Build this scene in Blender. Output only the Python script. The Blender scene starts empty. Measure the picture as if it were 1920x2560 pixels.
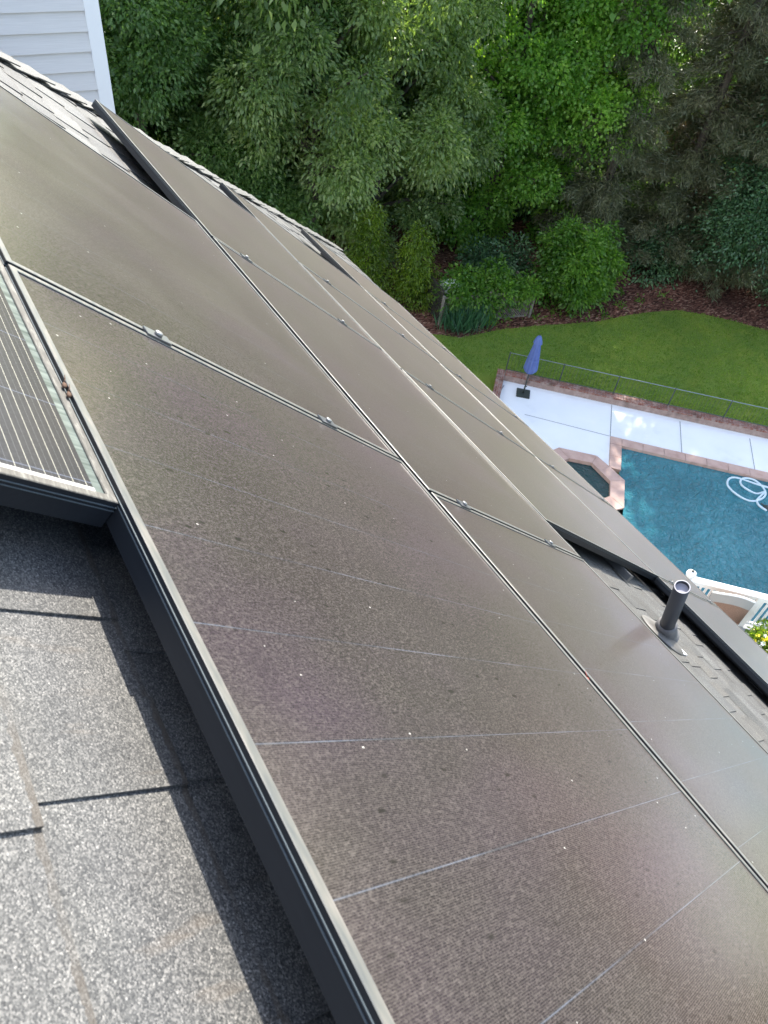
import bpy, bmesh, math, random
import numpy as np
from mathutils import Vector, Matrix

# ------------------------------------------------------------------ camera, world, sun, exposure
S = bpy.context.scene
COL = S.collection
R = math.radians
PI = math.pi
TH = R(41.0)                       # pitch of the roof
cam = bpy.data.cameras.new('camera'); camo = bpy.data.objects.new('camera', cam); COL.objects.link(camo)
camo.matrix_world = Matrix(((0.852606,0.315822,-0.416316,-0.088539),(-0.513282,0.655571,-0.553867,-2.547414),(0.098001,0.685918,0.721049,0.587219),(0,0,0,1)))
cam.sensor_fit = 'AUTO'; cam.sensor_width = 36; cam.sensor_height = 36
cam.lens = 1839.07 / 2560 * 36
cam.clip_start = 0.02; cam.clip_end = 2000
cam.dof.use_dof = True; cam.dof.focus_distance = 2.4; cam.dof.aperture_fstop = 15.0
S.camera = camo

SUN_AZ, SUN_EL = R(43.5), R(38.5)      # azimuth from +Y towards +X
W = bpy.data.worlds.new('World'); S.world = W; W.use_nodes = True
nt = W.node_tree; bg = nt.nodes['Background']
sky = nt.nodes.new('ShaderNodeTexSky'); sky.sky_type = 'NISHITA'; sky.sun_disc = False
sky.sun_elevation = SUN_EL; sky.sun_rotation = SUN_AZ
tcw = nt.nodes.new('ShaderNodeTexCoord'); mpw = nt.nodes.new('ShaderNodeMapping'); mpw.inputs['Scale'].default_value = (1, 1, 2.2)
nzw = nt.nodes.new('ShaderNodeTexNoise'); nzw.inputs['Scale'].default_value = 2.3; nzw.inputs['Detail'].default_value = 7; nzw.inputs['Roughness'].default_value = .58
rpw = nt.nodes.new('ShaderNodeValToRGB'); rpw.color_ramp.elements[0].position = .52; rpw.color_ramp.elements[1].position = .68
mxw = nt.nodes.new('ShaderNodeMix'); mxw.data_type = 'RGBA'; mxw.inputs[7].default_value = (9.5, 9.4, 9.4, 1)      # unseen white clouds, added for sparkle and extra sky light
nt.links.new(tcw.outputs['Generated'], mpw.inputs[0]); nt.links.new(mpw.outputs[0], nzw.inputs['Vector']); nt.links.new(nzw.outputs['Fac'], rpw.inputs[0])
nt.links.new(rpw.outputs[0], mxw.inputs[0]); nt.links.new(sky.outputs[0], mxw.inputs[6]); nt.links.new(mxw.outputs[2], bg.inputs[0]); bg.inputs[1].default_value = 0.15
sl = bpy.data.lights.new('sun', 'SUN'); sl.energy = 3.5; sl.angle = R(0.5); sl.color = (1.0, 0.94, 0.84)
so = bpy.data.objects.new('sun', sl); COL.objects.link(so)
sd = Vector((math.sin(SUN_AZ)*math.cos(SUN_EL), math.cos(SUN_AZ)*math.cos(SUN_EL), math.sin(SUN_EL)))
so.rotation_euler = sd.to_track_quat('Z', 'Y').to_euler()
S.view_settings.view_transform = 'Standard'; S.view_settings.look = 'None'
S.view_settings.gamma = 1; S.view_settings.exposure = 1.55
S.cycles.max_bounces = 8; S.cycles.transparent_max_bounces = 4
S.cycles.caustics_reflective = False; S.cycles.caustics_refractive = False

# ------------------------------------------------------------------ materials
def mat(name, col=(.5, .5, .5), rough=.6, metal=0, spec=.5):
    m = bpy.data.materials.new(name); m.use_nodes = True
    b = m.node_tree.nodes['Principled BSDF']
    b.inputs['Base Color'].default_value = (*col, 1); b.inputs['Roughness'].default_value = rough
    b.inputs['Metallic'].default_value = metal; b.inputs['Specular IOR Level'].default_value = spec
    return m
class N:
    """small node-graph helper"""
    def __init__(s, m): s.m = m; s.t = m.node_tree; s.b = s.t.nodes['Principled BSDF']; s.out = s.t.nodes['Material Output']
    def n(s, typ, ins=None, **kw):
        x = s.t.nodes.new('ShaderNode' + typ)
        for k, v in kw.items(): setattr(x, k, v)
        for k, v in (ins or {}).items():
            if hasattr(v, 'is_output'): s.t.links.new(v, x.inputs[k])
            else: x.inputs[k].default_value = v
        return x
    def co(s): return s.n('TexCoord').outputs['Object']
    def map(s, v, scale): return s.n('Mapping', {'Vector': v, 'Scale': scale}).outputs[0]
    def noise(s, v, scale, detail=4, rough=.55): return s.n('TexNoise', {'Vector': v, 'Scale': scale, 'Detail': detail, 'Roughness': rough}).outputs['Fac']
    def ramp(s, f, stops, interp='LINEAR'):
        r = s.n('ValToRGB', {'Fac': f}); r.color_ramp.interpolation = interp; e = r.color_ramp.elements
        while len(e) < len(stops): e.new(.5)
        for i, (p, c) in enumerate(stops):
            e[i].position = p; e[i].color = (*c, 1) if len(c) == 3 else c
        return r.outputs[0]
    def mix(s, f, a, b, mode='MIX'):
        x = s.n('Mix', data_type='RGBA', blend_type=mode)
        for i, v in ((0, f), (6, a), (7, b)):
            if hasattr(v, 'is_output'): s.t.links.new(v, x.inputs[i])
            else: x.inputs[i].default_value = (*v, 1) if isinstance(v, tuple) and len(v) == 3 else v
        return x.outputs[2]
    def math(s, op, a, b=0.0):
        x = s.n('Math', operation=op)
        for i, v in ((0, a), (1, b)):
            if hasattr(v, 'is_output'): s.t.links.new(v, x.inputs[i])
            else: x.inputs[i].default_value = v
        return x.outputs[0]
    def bump(s, h, strength=.3, dist=.01):
        x = s.n('Bump', {'Height': h, 'Strength': strength, 'Distance': dist}); s.t.links.new(x.outputs[0], s.b.inputs['Normal']); return x
    def col(s, c): s.t.links.new(c, s.b.inputs['Base Color'])
    def rgh(s, c): s.t.links.new(c, s.b.inputs['Roughness'])

M = {}
# asphalt shingle granules
m = M['shingle'] = mat('shingle', rough=.55, spec=.35); g = N(m); m.node_tree.nodes['Principled BSDF'].inputs['Diffuse Roughness'].default_value = 0.0; c = g.co()
vor = g.n('TexVoronoi', {'Vector': c, 'Scale': 780.0, 'Randomness': 1.0})
gran = g.ramp(vor.outputs['Color'], [(0, (.024, .026, .028)), (.34, (.072, .074, .075)), (.6, (.130, .130, .127)), (.86, (.245, .240, .230)), (1, (.42, .41, .39))])
blot = g.noise(c, 9, 5)
tabc = g.n('Attribute', attribute_name='tint').outputs['Color']
k = g.mix(1.0, gran, g.ramp(blot, [(.3, (.78, .77, .76)), (.7, (1.1, 1.08, 1.03))]), 'MULTIPLY')
k = g.mix(1.0, k, tabc, 'MULTIPLY')
ru = g.noise(g.map(c, (3, 14, 3)), 3, 3)
k = g.mix(g.math('MULTIPLY', g.ramp(ru, [(.62, (0, 0, 0)), (.75, (1, 1, 1))]), .22), k, (.20, .15, .10))
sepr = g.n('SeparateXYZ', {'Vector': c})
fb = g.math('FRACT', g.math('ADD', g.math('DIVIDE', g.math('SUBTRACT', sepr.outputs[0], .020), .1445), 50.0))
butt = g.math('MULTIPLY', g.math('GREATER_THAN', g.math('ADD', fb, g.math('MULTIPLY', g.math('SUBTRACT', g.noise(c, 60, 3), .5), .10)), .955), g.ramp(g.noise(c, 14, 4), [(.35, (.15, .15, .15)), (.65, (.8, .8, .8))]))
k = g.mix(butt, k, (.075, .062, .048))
g.col(k)
g.bump(g.math('SUBTRACT', 1.0, vor.outputs['Distance']), .28, .0014)

# dusty dark module glass with fine grid lines
def glass_material(name, base, line, pitch, cell, seam_axis=1, seam0=0.0, busbar=False):
    m = mat(name, rough=.38, spec=.62); g = N(m); c = g.co()
    sep = g.n('SeparateXYZ', {'Vector': c}); X, Y = sep.outputs[0], sep.outputs[1]
    A = Y if seam_axis == 1 else X
    Bx = X if seam_axis == 1 else Y
    col = g.mix(g.noise(c, 2.3, 3), tuple(base), tuple(b*1.5 for b in base))
    col = g.mix(g.ramp(g.noise(g.map(c, (1.3, 2.1, 1)), 1.1, 3), [(.45, (0, 0, 0)), (.68, (.9, .9, .9))]), col, (.034, .019, .040))
    # fine silver fingers
    fr = g.math('FRACT', g.math('MULTIPLY', A, 1/pitch))
    fin = g.math('LESS_THAN', fr, .36)
    col = g.mix(fin, col, tuple(line))
    # seam between neighbouring cells, dark with a thin pale flank
    fs = g.math('ABSOLUTE', g.math('SUBTRACT', g.math('FRACT', g.math('MULTIPLY', g.math('SUBTRACT', A, seam0), 1/cell)), .5))
    seam = g.math('GREATER_THAN', fs, .5 - .0013/cell)
    seam2 = g.math('GREATER_THAN', fs, .5 - .00055/cell)
    col = g.mix(seam, col, (.020, .022, .028))
    pale = g.ramp(g.noise(g.map(c, (5, 2, 1)), 1.0, 2), [(.36, (.1, .1, .1)), (.62, (1, 1, 1))])
    col = g.mix(g.math('MULTIPLY', seam2, pale), col, (.125, .14, .18))
    # dust: grains, bird specks, dark smears running down-slope
    dn = g.noise(c, 520, 3, .8)
    dust = g.ramp(dn, [(.46, (0, 0, 0)), (.66, (1, 1, 1))])
    big = g.ramp(g.noise(c, 1.6, 4), [(.3, (.45, .45, .45)), (.75, (1, 1, 1))])
    col = g.mix(g.math('MULTIPLY', g.math('MULTIPLY', dust, big), .42), col, (.175, .152, .135))
    for gs, gw in ((430, .26), (210, .13)):
        g1 = g.noise(g.map(c, (.6, 1, 1)), gs, 2, .75)
        col = g.mix(g.math('MULTIPLY', g.ramp(g1, [(.52, (0, 0, 0)), (.66, (1, 1, 1))]), gw), col, (.20, .178, .158))
        col = g.mix(g.math('MULTIPLY', g.ramp(g1, [(.34, (1, 1, 1)), (.47, (0, 0, 0))]), gw*1.3), col, (.012, .011, .012))
    grit = g.ramp(g.noise(c, 300, 2, .7), [(.64, (0, 0, 0)), (.74, (1, 1, 1))])
    col = g.mix(g.math('MULTIPLY', grit, .5), col, (.012, .011, .011))
    sps = []
    for sc, rad_, th_ in ((9.0, .030, .80), (30.0, .055, .80)):
        v = g.n('TexVoronoi', {'Vector': g.map(c, (1, 1.35, 1)), 'Scale': sc}); pick = g.n('SeparateColor', {'Color': v.outputs['Color']}).outputs[0]
        wob = g.math('ADD', v.outputs['Distance'], g.math('MULTIPLY', g.math('SUBTRACT', g.noise(c, 240, 2), .5), .05))
        sps.append(g.math('MULTIPLY', g.math('LESS_THAN', wob, rad_), g.math('GREATER_THAN', pick, th_)))
    sp = g.math('MAXIMUM', sps[0], sps[1])
    wig = g.n('Mix', data_type='RGBA'); wig.inputs[0].default_value = .004; s_c = g.n('TexNoise', {'Vector': c, 'Scale': 40.0}); g.t.links.new(c, wig.inputs[6]); g.t.links.new(s_c.outputs['Color'], wig.inputs[7])
    v2 = g.n('TexVoronoi', {'Vector': g.map(wig.outputs[2], (26, 62, 1)), 'Scale': 1.0, 'Randomness': .9}); pick2 = g.n('SeparateColor', {'Color': v2.outputs['Color']}).outputs[1]
    sm = g.math('MULTIPLY', g.ramp(v2.outputs['Distance'], [(.10, (1, 1, 1)), (.24, (0, 0, 0))]), g.math('GREATER_THAN', pick2, .84))
    col = g.mix(g.math('MULTIPLY', sm, .8), col, (.010, .009, .009))
    col = g.mix(g.math('MULTIPLY', sp, .75), col, (.50, .48, .43))
    g.col(col)
    rv = g.ramp(g.noise(c, 3.1, 4), [(.3, (.15, .15, .15)), (.7, (.24, .24, .24))])
    g.rgh(g.mix(sp, rv, (.9, .9, .9)))
    g.b.inputs['Sheen Weight'].default_value = .60; g.b.inputs['Sheen Roughness'].default_value = .28
    g.b.inputs['Sheen Tint'].default_value = (1.0, .79, .63, 1)
    g.bump(g.noise(c, 700, 2, .6), .05, .001)
    return m
M['glass'] = glass_material('module_glass', (.010, .0085, .0085), (.050, .043, .042), .0021, .1390, 1, .017)
M['glass_turned'] = glass_material('module_glass_turned', (.010, .009, .008), (.052, .046, .039), .0021, .1390, 0, .02)
# older module with bright busbars
m = M['glass_old'] = mat('older_module_glass', rough=.22, spec=.12); g = N(m); c = g.co()
sep = g.n('SeparateXYZ', {'Vector': c}); X, Y = sep.outputs[0], sep.outputs[1]
col = g.mix(g.noise(c, 260, 2, .7), (.008, .008, .012), (.042, .041, .047))
fx = g.math('ABSOLUTE', g.math('SUBTRACT', g.math('FRACT', g.math('ADD', g.math('DIVIDE', g.math('SUBTRACT', X, 1.0165), .0154), 100.5)), .5))
bus = g.math('LESS_THAN', fx, .017)
bus2 = g.math('LESS_THAN', g.math('ABSOLUTE', g.math('SUBTRACT', fx, .5)), .010)
col = g.mix(g.math('MULTIPLY', bus2, .5), col, (.20, .20, .21))
cut = g.math('GREATER_THAN', g.math('ABSOLUTE', g.math('SUBTRACT', g.math('FRACT', g.math('ADD', g.math('DIVIDE', g.math('SUBTRACT', Y, .028), .1435), 100.0)), .5)), .4955)
col = g.mix(cut, col, (.10, .115, .16))
col = g.mix(bus, col, (.52, .50, .42))
edge = g.math('GREATER_THAN', X, 1.0235)
ripp = g.noise(g.map(c, (4, 60, 4)), 1.5, 3)
col = g.mix(edge, col, g.ramp(ripp, [(.3, (.05, .065, .06)), (.7, (.19, .22, .20))]))
ed2 = g.math('LESS_THAN', Y, .0205)
col = g.mix(g.math('MULTIPLY', ed2, g.math('LESS_THAN', X, 1.0245)), col, (.50, .49, .46))
g.col(col); g.b.inputs['Sheen Weight'].default_value = .04; g.b.inputs['Sheen Roughness'].default_value = .4

m = M['frame'] = mat('frame_black_anodised', rough=.42, metal=.0, spec=.28); g = N(m); c = g.co()
g.col(g.mix(g.noise(g.map(c, (60, 6, 60)), 3, 4), (.010, .013, .017), (.019, .022, .027)))
m = M['frame_top'] = mat('frame_dusty_glare_lip', rough=.4, metal=.1, spec=.6); g = N(m); c = g.co()  # dusty lip, its colour also lightened to paint in sky glare
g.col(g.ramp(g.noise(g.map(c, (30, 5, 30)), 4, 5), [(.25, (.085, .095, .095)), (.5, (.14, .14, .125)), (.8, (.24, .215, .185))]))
M['frame_edge'] = mat('frame_glint_edge', (.10, .125, .14), .4, .2)  # bright glints along the side grooves, painted as a pale colour
m = M['frame_old'] = mat('frame_weathered_lip', rough=.6, spec=.4); g = N(m); c = g.co()
g.col(g.ramp(g.noise(g.map(c, (90, 14, 90)), 3, 6, .7), [(.3, (.06, .055, .045)), (.52, (.12, .112, .095)), (.75, (.30, .285, .25))]))
M['alu'] = mat('mill_aluminium', (.20, .21, .22), .35, .7)
M['bolt'] = mat('stainless_bolt', (.30, .30, .29), .4, .6)
M['blackgap'] = mat('black_rail', (.02, .022, .026), .5)
m = M['pipe'] = mat('grey_plastic_pipe', (.045, .047, .055), .45); 
m = M['boot'] = mat('weathered_rubber_boot', rough=.7); g = N(m); c = g.co()
g.col(g.ramp(g.noise(c, 22, 5), [(.3, (.10, .10, .11)), (.7, (.20, .19, .18))]))
m = M['flash'] = mat('weathered_flashing', rough=.55); g = N(m); c = g.co()
g.col(g.ramp(g.noise(c, 14, 5), [(.3, (.085, .078, .070)), (.55, (.14, .133, .122)), (.8, (.22, .215, .205))]))
M['pipecut'] = mat('pale_pipe_rim', (.42, .41, .42), .7)
m = M['siding'] = mat('siding_paint', rough=.6); g = N(m); c = g.co()
wood = g.noise(g.map(c, (2.2, 1, 60)), 3, 5)
g.col(g.ramp(wood, [(.3, (.67, .655, .64)), (.7, (.74, .725, .71))])); g.bump(wood, .25, .002)
M['trim'] = mat('white_trim', (.93, .94, .94), .5)
M['white'] = mat('white_rail_paint', (.84, .83, .80), .45)
m = M['concrete'] = mat('pale_deck_concrete', rough=.85); g = N(m); c = g.co()
k = g.ramp(g.noise(c, .9, 6), [(.22, (.66, .675, .69)), (.45, (.82, .835, .85)), (.8, (.88, .89, .90))])
v = g.n('TexVoronoi', {'Vector': c, 'Scale': 1.3}); pk = g.n('SeparateColor', {'Color': v.outputs['Color']}).outputs[0]
k = g.mix(g.math('MULTIPLY', g.math('LESS_THAN', v.outputs['Distance'], .06), g.math('GREATER_THAN', pk, .7)), k, (.30, .29, .27))
g.col(k); g.bump(g.noise(c, 60, 3), .1, .003)
M['joint'] = mat('deck_joint', (.30, .31, .32), .9)
m = M['coping'] = mat('coping_stone', rough=.8); g = N(m); c = g.co()
g.col(g.ramp(g.noise(c, 3, 6), [(.25, (.40, .25, .20)), (.5, (.52, .35, .29)), (.8, (.60, .43, .36))])); g.bump(g.noise(c, 30, 4), .2, .004)
m = M['brick'] = mat('old_red_brick', rough=.9); g = N(m); c = g.co()
br = g.n('TexBrick', {'Vector': c, 'Color1': (.26, .085, .055, 1), 'Color2': (.17, .06, .042, 1), 'Mortar': (.28, .20, .17, 1), 'Scale': 1.0, 'Mortar Size': .008, 'Brick Width': .19, 'Row Height': .065})
k = g.mix(g.ramp(g.noise(c, 5, 6, .7), [(.45, (0, 0, 0)), (.75, (1, 1, 1))]), br.outputs['Color'], (.42, .33, .29))
k = g.mix(g.ramp(g.noise(c, 2.2, 4), [(.55, (0, 0, 0)), (.75, (.7, .7, .7))]), k, (.055, .04, .03))
g.col(k); g.bump(br.outputs['Fac'], -.4, .006)
m = M['water'] = mat('pool_water', rough=.03, spec=.5); g = N(m); c = g.co()
deep = g.noise(c, .55, 4)
g.col(g.ramp(deep, [(.3, (.020, .165, .212)), (.7, (.045, .240, .292))]))
wv = g.n('TexNoise', {'Vector': c, 'Scale': 5.0, 'Detail': 4, 'Distortion': 1.6}).outputs['Fac']
g.b.inputs['IOR'].default_value = 1.45
g.bump(wv, 1.0, .19)
m = M['spa_water'] = mat('spa_water', (.012, .05, .055), .03); g = N(m); c = g.co()
g.bump(g.n('TexNoise', {'Vector': c, 'Scale': 9.0, 'Detail': 3, 'Distortion': 1.0}).outputs['Fac'], .6, .05)
M['plaster'] = mat('pool_plaster', (.10, .30, .36), .6)
m = M['lawn'] = mat('lawn_grass', rough=.95, spec=.1); g = N(m); c = g.co()
a = g.noise(c, .35, 4); b = g.noise(c, 26, 6, .8); d = g.noise(g.map(c, (1, 1, 1)), 2.0, 5)
k = g.ramp(b, [(.25, (.055, .095, .017)), (.5, (.17, .25, .042)), (.78, (.30, .38, .09))])
k = g.mix(g.math('MULTIPLY', g.ramp(d, [(.4, (0, 0, 0)), (.7, (1, 1, 1))]), .5), k, (.26, .29, .045))
k = g.mix(g.math('MULTIPLY', g.ramp(a, [(.45, (0, 0, 0)), (.65, (1, 1, 1))]), .4), k, (.075, .155, .035))
g.col(k); g.bump(b, .8, .05)
m = M['mulch'] = mat('mulch', rough=1.0, spec=.05); g = N(m); c = g.co()
v = g.n('TexVoronoi', {'Vector': g.n('Mapping', {'Vector': c, 'Scale': (1, 1.8, 1)}).outputs[0], 'Scale': 11.0})
vc = g.n('SeparateColor', {'Color': v.outputs['Color']}).outputs[0]
k = g.ramp(vc, [(0, (.034, .018, .014)), (.5, (.15, .066, .048)), (.85, (.25, .12, .088)), (1, (.42, .27, .20))])
k = g.mix(g.ramp(g.noise(c, .6, 4), [(.4, (0, 0, 0)), (.7, (.6, .6, .6))]), k, (.03, .02, .016))
g.col(k); g.bump(v.outputs['Distance'], .6, .05)
m = M['forest_floor'] = mat('forest_floor', rough=1.0, spec=.05); g = N(m); c = g.co()
g.col(g.ramp(g.noise(c, 3, 8, .7), [(.3, (.010, .016, .006)), (.55, (.035, .050, .016)), (.8, (.12, .13, .05))]))
m = M['umbrella'] = mat('blue_canvas', rough=.9, spec=.1); g = N(m); c = g.co()
g.col(g.mix(g.noise(c, 9, 4), (.095, .140, .34), (.140, .190, .42)))
M['dark_metal'] = mat('dark_powder_metal', (.035, .045, .04), .5)
M['fence_metal'] = mat('grey_black_fence_metal', (.085, .095, .10), .35, .3)
M['fence_rail'] = mat('pale_rail_metal', (.22, .26, .29), .4, .2)  # paler metal for the fence's top rail
M['hose'] = mat('pale_blue_hose', (.62, .74, .80), .4)
m = M['weathered'] = mat('weathered_wood', rough=.95); g = N(m); c = g.co()
g.col(g.ramp(g.noise(g.map(c, (20, 20, 3)), 2, 5), [(.3, (.13, .115, .095)), (.7, (.30, .27, .23))]))
M['dark_lattice'] = mat('dark_lattice', (.035, .032, .026), .9)
m = M['bark'] = mat('bark', rough=.95); g = N(m); c = g.co()
g.col(g.ramp(g.noise(g.map(c, (8, 8, 1.5)), 2, 6), [(.3, (.035, .028, .022)), (.7, (.11, .09, .07))]))
M['stem'] = mat('stem', (.06, .05, .03), .9)
M['petal'] = mat('yellow_petal', (.85, .66, .02), .6)
M['white_petal'] = mat('white_petal', (.80, .82, .76), .6)
M['terracotta'] = mat('terracotta', (.42, .22, .15), .8)
m = M['wicker'] = mat('brown_wicker', rough=.8); g = N(m); c = g.co()
g.col(g.mix(g.n('TexWave', {'Vector': c, 'Scale': 28.0, 'Distortion': 1.0}).outputs['Fac'], (.16, .085, .055), (.33, .20, .14)))
M['grey_weave'] = mat('grey_back_cloth', (.34, .32, .30), .9)
m = M['deckboard'] = mat('deck_boards', rough=.8); g = N(m); c = g.co()
g.col(g.ramp(g.noise(g.map(c, (1, 18, 1)), 2, 4), [(.3, (.26, .27, .28)), (.7, (.36, .37, .38))]))
M['husk'] = mat('dry_husk', (.12, .068, .042), .9)
M['redleaf'] = mat('red_leaf', (.42, .07, .04), .7)
M['fascia'] = mat('fascia_paint', (.6, .6, .6), .5)

def leaf_mat(name, lo, mid, hi, trans=.5):
    m = mat(name, rough=.38, spec=.5); g = N(m)
    a = g.n('Attribute', attribute_name='tint'); f = g.n('SeparateColor', {'Color': a.outputs['Color']}).outputs[0]
    col = g.ramp(f, [(0, lo), (.55, mid), (1, hi)]); g.col(col)
    tr = g.n('BsdfTranslucent', {'Color': g.mix(1.0, col, (1.9, 2.0, .7), 'MULTIPLY')})
    mx = g.n('MixShader', {0: trans, 1: g.b.outputs[0], 2: tr.outputs[0]})
    g.t.links.new(mx.outputs[0], g.out.inputs[0]); return m
M['l_oak'] = leaf_mat('leaf_dark_green', (0.062, 0.125, 0.044), (0.12, 0.215, 0.074), (0.23, 0.34, 0.135))
M['l_hick'] = leaf_mat('leaf_pale_green', (0.105, 0.17, 0.068), (0.2, 0.285, 0.112), (0.38, 0.45, 0.21))
M['l_gum'] = leaf_mat('leaf_bright_green', (0.075, 0.18, 0.032), (0.15, 0.3, 0.052), (0.28, 0.45, 0.085))
M['l_pine'] = leaf_mat('needle_dark', (0.06, 0.078, 0.038), (0.125, 0.14, 0.074), (0.22, 0.21, 0.125), .2)
M['l_brown'] = leaf_mat('needle_brown', (0.12, 0.085, 0.055), (0.24, 0.17, 0.115), (0.38, 0.28, 0.2), .2)
M['l_holly'] = leaf_mat('leaf_deep_green', (0.036, 0.086, 0.038), (0.072, 0.154, 0.070), (0.150, 0.258, 0.114), .25)
M['l_bush'] = leaf_mat('leaf_shrub', (0.055, 0.14, 0.022), (0.115, 0.235, 0.036), (0.22, 0.36, 0.062))
M['l_arb'] = leaf_mat('leaf_yellow_green', (0.06, 0.11, 0.012), (0.13, 0.21, 0.02), (0.25, 0.34, 0.036))
M['l_iris'] = leaf_mat('leaf_iris', (0.024, 0.074, 0.041), (0.048, 0.132, 0.072), (0.108, 0.204, 0.120), .3)

# ------------------------------------------------------------------ object helpers
def link(o, parent=None):
    COL.objects.link(o)
    if parent is not None: o.parent = parent
    return o
def tag(o, label=None, cat=None, group=None, kind=None):
    if label: o['label'] = label
    if cat: o['category'] = cat
    if group: o['group'] = group
    if kind: o['kind'] = kind
    return o
def thing(name, label, cat, loc=(0, 0, 0), rot=(0, 0, 0), group=None):
    o = bpy.data.objects.new(name, None); o.empty_display_size = .1
    o.location = loc; o.rotation_euler = rot; link(o); return tag(o, label, cat, group)
def obj(name, bm, ms, parent=None, loc=None, rot=None, smooth=False):
    me = bpy.data.meshes.new(name); bmesh.ops.recalc_face_normals(bm, faces=bm.faces) ; bm.to_mesh(me); bm.free()
    for m in (ms if isinstance(ms, (list, tuple)) else [ms]): me.materials.append(m)
    if smooth:
        for p in me.polygons: p.use_smooth = True
    o = bpy.data.objects.new(name, me); link(o, parent)
    if loc is not None: o.location = loc
    if rot is not None: o.rotation_euler = rot
    return o
def box(bm, x0, x1, y0, y1, z0, z1, mi=0, mx=None, bev=0):
    P = [Vector(p) for p in ((x0,y0,z0),(x1,y0,z0),(x1,y1,z0),(x0,y1,z0),(x0,y0,z1),(x1,y0,z1),(x1,y1,z1),(x0,y1,z1))]
    if mx: P = [mx @ p for p in P]
    v = [bm.verts.new(p) for p in P]; fs = []
    for f in ((3,2,1,0),(4,5,6,7),(0,1,5,4),(1,2,6,5),(2,3,7,6),(3,0,4,7)):
        q = bm.faces.new([v[i] for i in f]); q.material_index = mi; fs.append(q)
    if bev:
        es = set(e for f in fs for e in f.edges); bmesh.ops.bevel(bm, geom=list(es), offset=bev, segments=2, affect='EDGES')
    return fs
def tube(bm, pts, rad, seg=10, mi=0, cap=True):
    pts = [Vector(p) for p in pts]; n = len(pts); rs = rad if isinstance(rad, (list, tuple)) else [rad]*n
    rings = []; prev = None
    for i, p in enumerate(pts):
        t = (pts[min(i+1, n-1)] - pts[max(i-1, 0)]).normalized()
        if prev is None: u = t.orthogonal().normalized()
        else:
            u = prev - t * prev.dot(t); u = u.normalized() if u.length > 1e-6 else t.orthogonal().normalized()
        prev = u; w = t.cross(u)
        rings.append([bm.verts.new(p + (u*math.cos(2*PI*k/seg) + w*math.sin(2*PI*k/seg))*rs[i]) for k in range(seg)])
    for i in range(n-1):
        for k in range(seg):
            f = bm.faces.new((rings[i][k], rings[i][(k+1) % seg], rings[i+1][(k+1) % seg], rings[i+1][k])); f.material_index = mi; f.smooth = True
    if cap:
        for rg in (rings[0][::-1], rings[-1]):
            f = bm.faces.new(rg); f.material_index = mi
def lathe(bm, prof, seg=24, mx=None, mi=0, close=True):
    rings = []
    for r, z in prof:
        ring = []
        for k in range(seg):
            p = Vector((r*math.cos(2*PI*k/seg), r*math.sin(2*PI*k/seg), z)); ring.append(bm.verts.new(mx @ p if mx else p))
        rings.append(ring)
    for i in range(len(rings)-1):
        for k in range(seg):
            f = bm.faces.new((rings[i][k], rings[i][(k+1) % seg], rings[i+1][(k+1) % seg], rings[i+1][k])); f.smooth = True; f.material_index = mi
    if close:
        for rg in (rings[0], rings[-1]):
            try: bm.faces.new(rg).material_index = mi
            except ValueError: pass
def poly(bm, pts, z, thick=0, mi=0):
    top = [bm.verts.new((p[0], p[1], z)) for p in pts]; f = bm.faces.new(top); f.material_index = mi
    if thick:
        bot = [bm.verts.new((p[0], p[1], z-thick)) for p in pts]; n = len(pts)
        bm.faces.new(bot[::-1]).material_index = mi
        for i in range(n): bm.faces.new((top[i], bot[i], bot[(i+1) % n], top[(i+1) % n])).material_index = mi
RM = Matrix.Rotation(TH, 3, 'Y')
def roofpt(b, a, m): return RM @ Vector((b, a, m))      # roof frame (down-slope, along eave, out of roof) -> world
RROT = (0, TH, 0)
def bmtint(me, vals):
    at = me.color_attributes.new('tint', 'FLOAT_COLOR', 'POINT')
    arr = np.ones((len(me.vertices), 4), np.float32); arr[:, :3] = np.asarray(vals, np.float32).reshape(len(me.vertices), -1)
    at.data.foreach_set('color', arr.ravel())

ROOF = -.088                                             # shingle level below the module faces

# ------------------------------------------------------------------ the house: roofs, hip caps, siding wing
house = thing('house', 'house with grey shingle roof, hip caps and pale grey siding wall with white corner trim', 'house', (0, 0, 0))
RB0, RB1 = -1.9, 5.75
def hip_a(b): return 1.285 + (b - .645)/1.35
rng = random.Random(5)
bm = bmesh.new(); tints = []
def quadbox(bm, pts_top, th0, th1, tint):
    """wedge tab: four top points (up-left, up-right, low-right, low-left) and thickness at its upper and lower edge"""
    v = [bm.verts.new(p) for p in pts_top]
    w = [bm.verts.new((p[0], p[1], p[2]-t)) for p, t in zip(pts_top, (th0, th0, th1, th1))]
    for f in ((v[0], v[1], v[2], v[3]), (v[3], v[2], w[2], w[3]), (v[0], v[3], w[3], w[0]), (v[2], v[1], w[1], w[2])): bm.faces.new(f)
    tints.extend([tint]*8)
EXPO = .1445
NEAR_TABS = {-.1245: [(-2.275, -2.14), (-2.62, -2.43), (-2.02, -1.84)], .02: [(-2.252, -2.15), (-2.05, -1.83), (-2.70, -2.45)], .1645: [(-2.245, -2.17), (-2.09, -1.93), (-2.462, -2.35)]}
nc = int((RB1 - RB0)/EXPO) + 1
off = (.020 - RB0) % EXPO                                # a course edge passes b = .02
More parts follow.
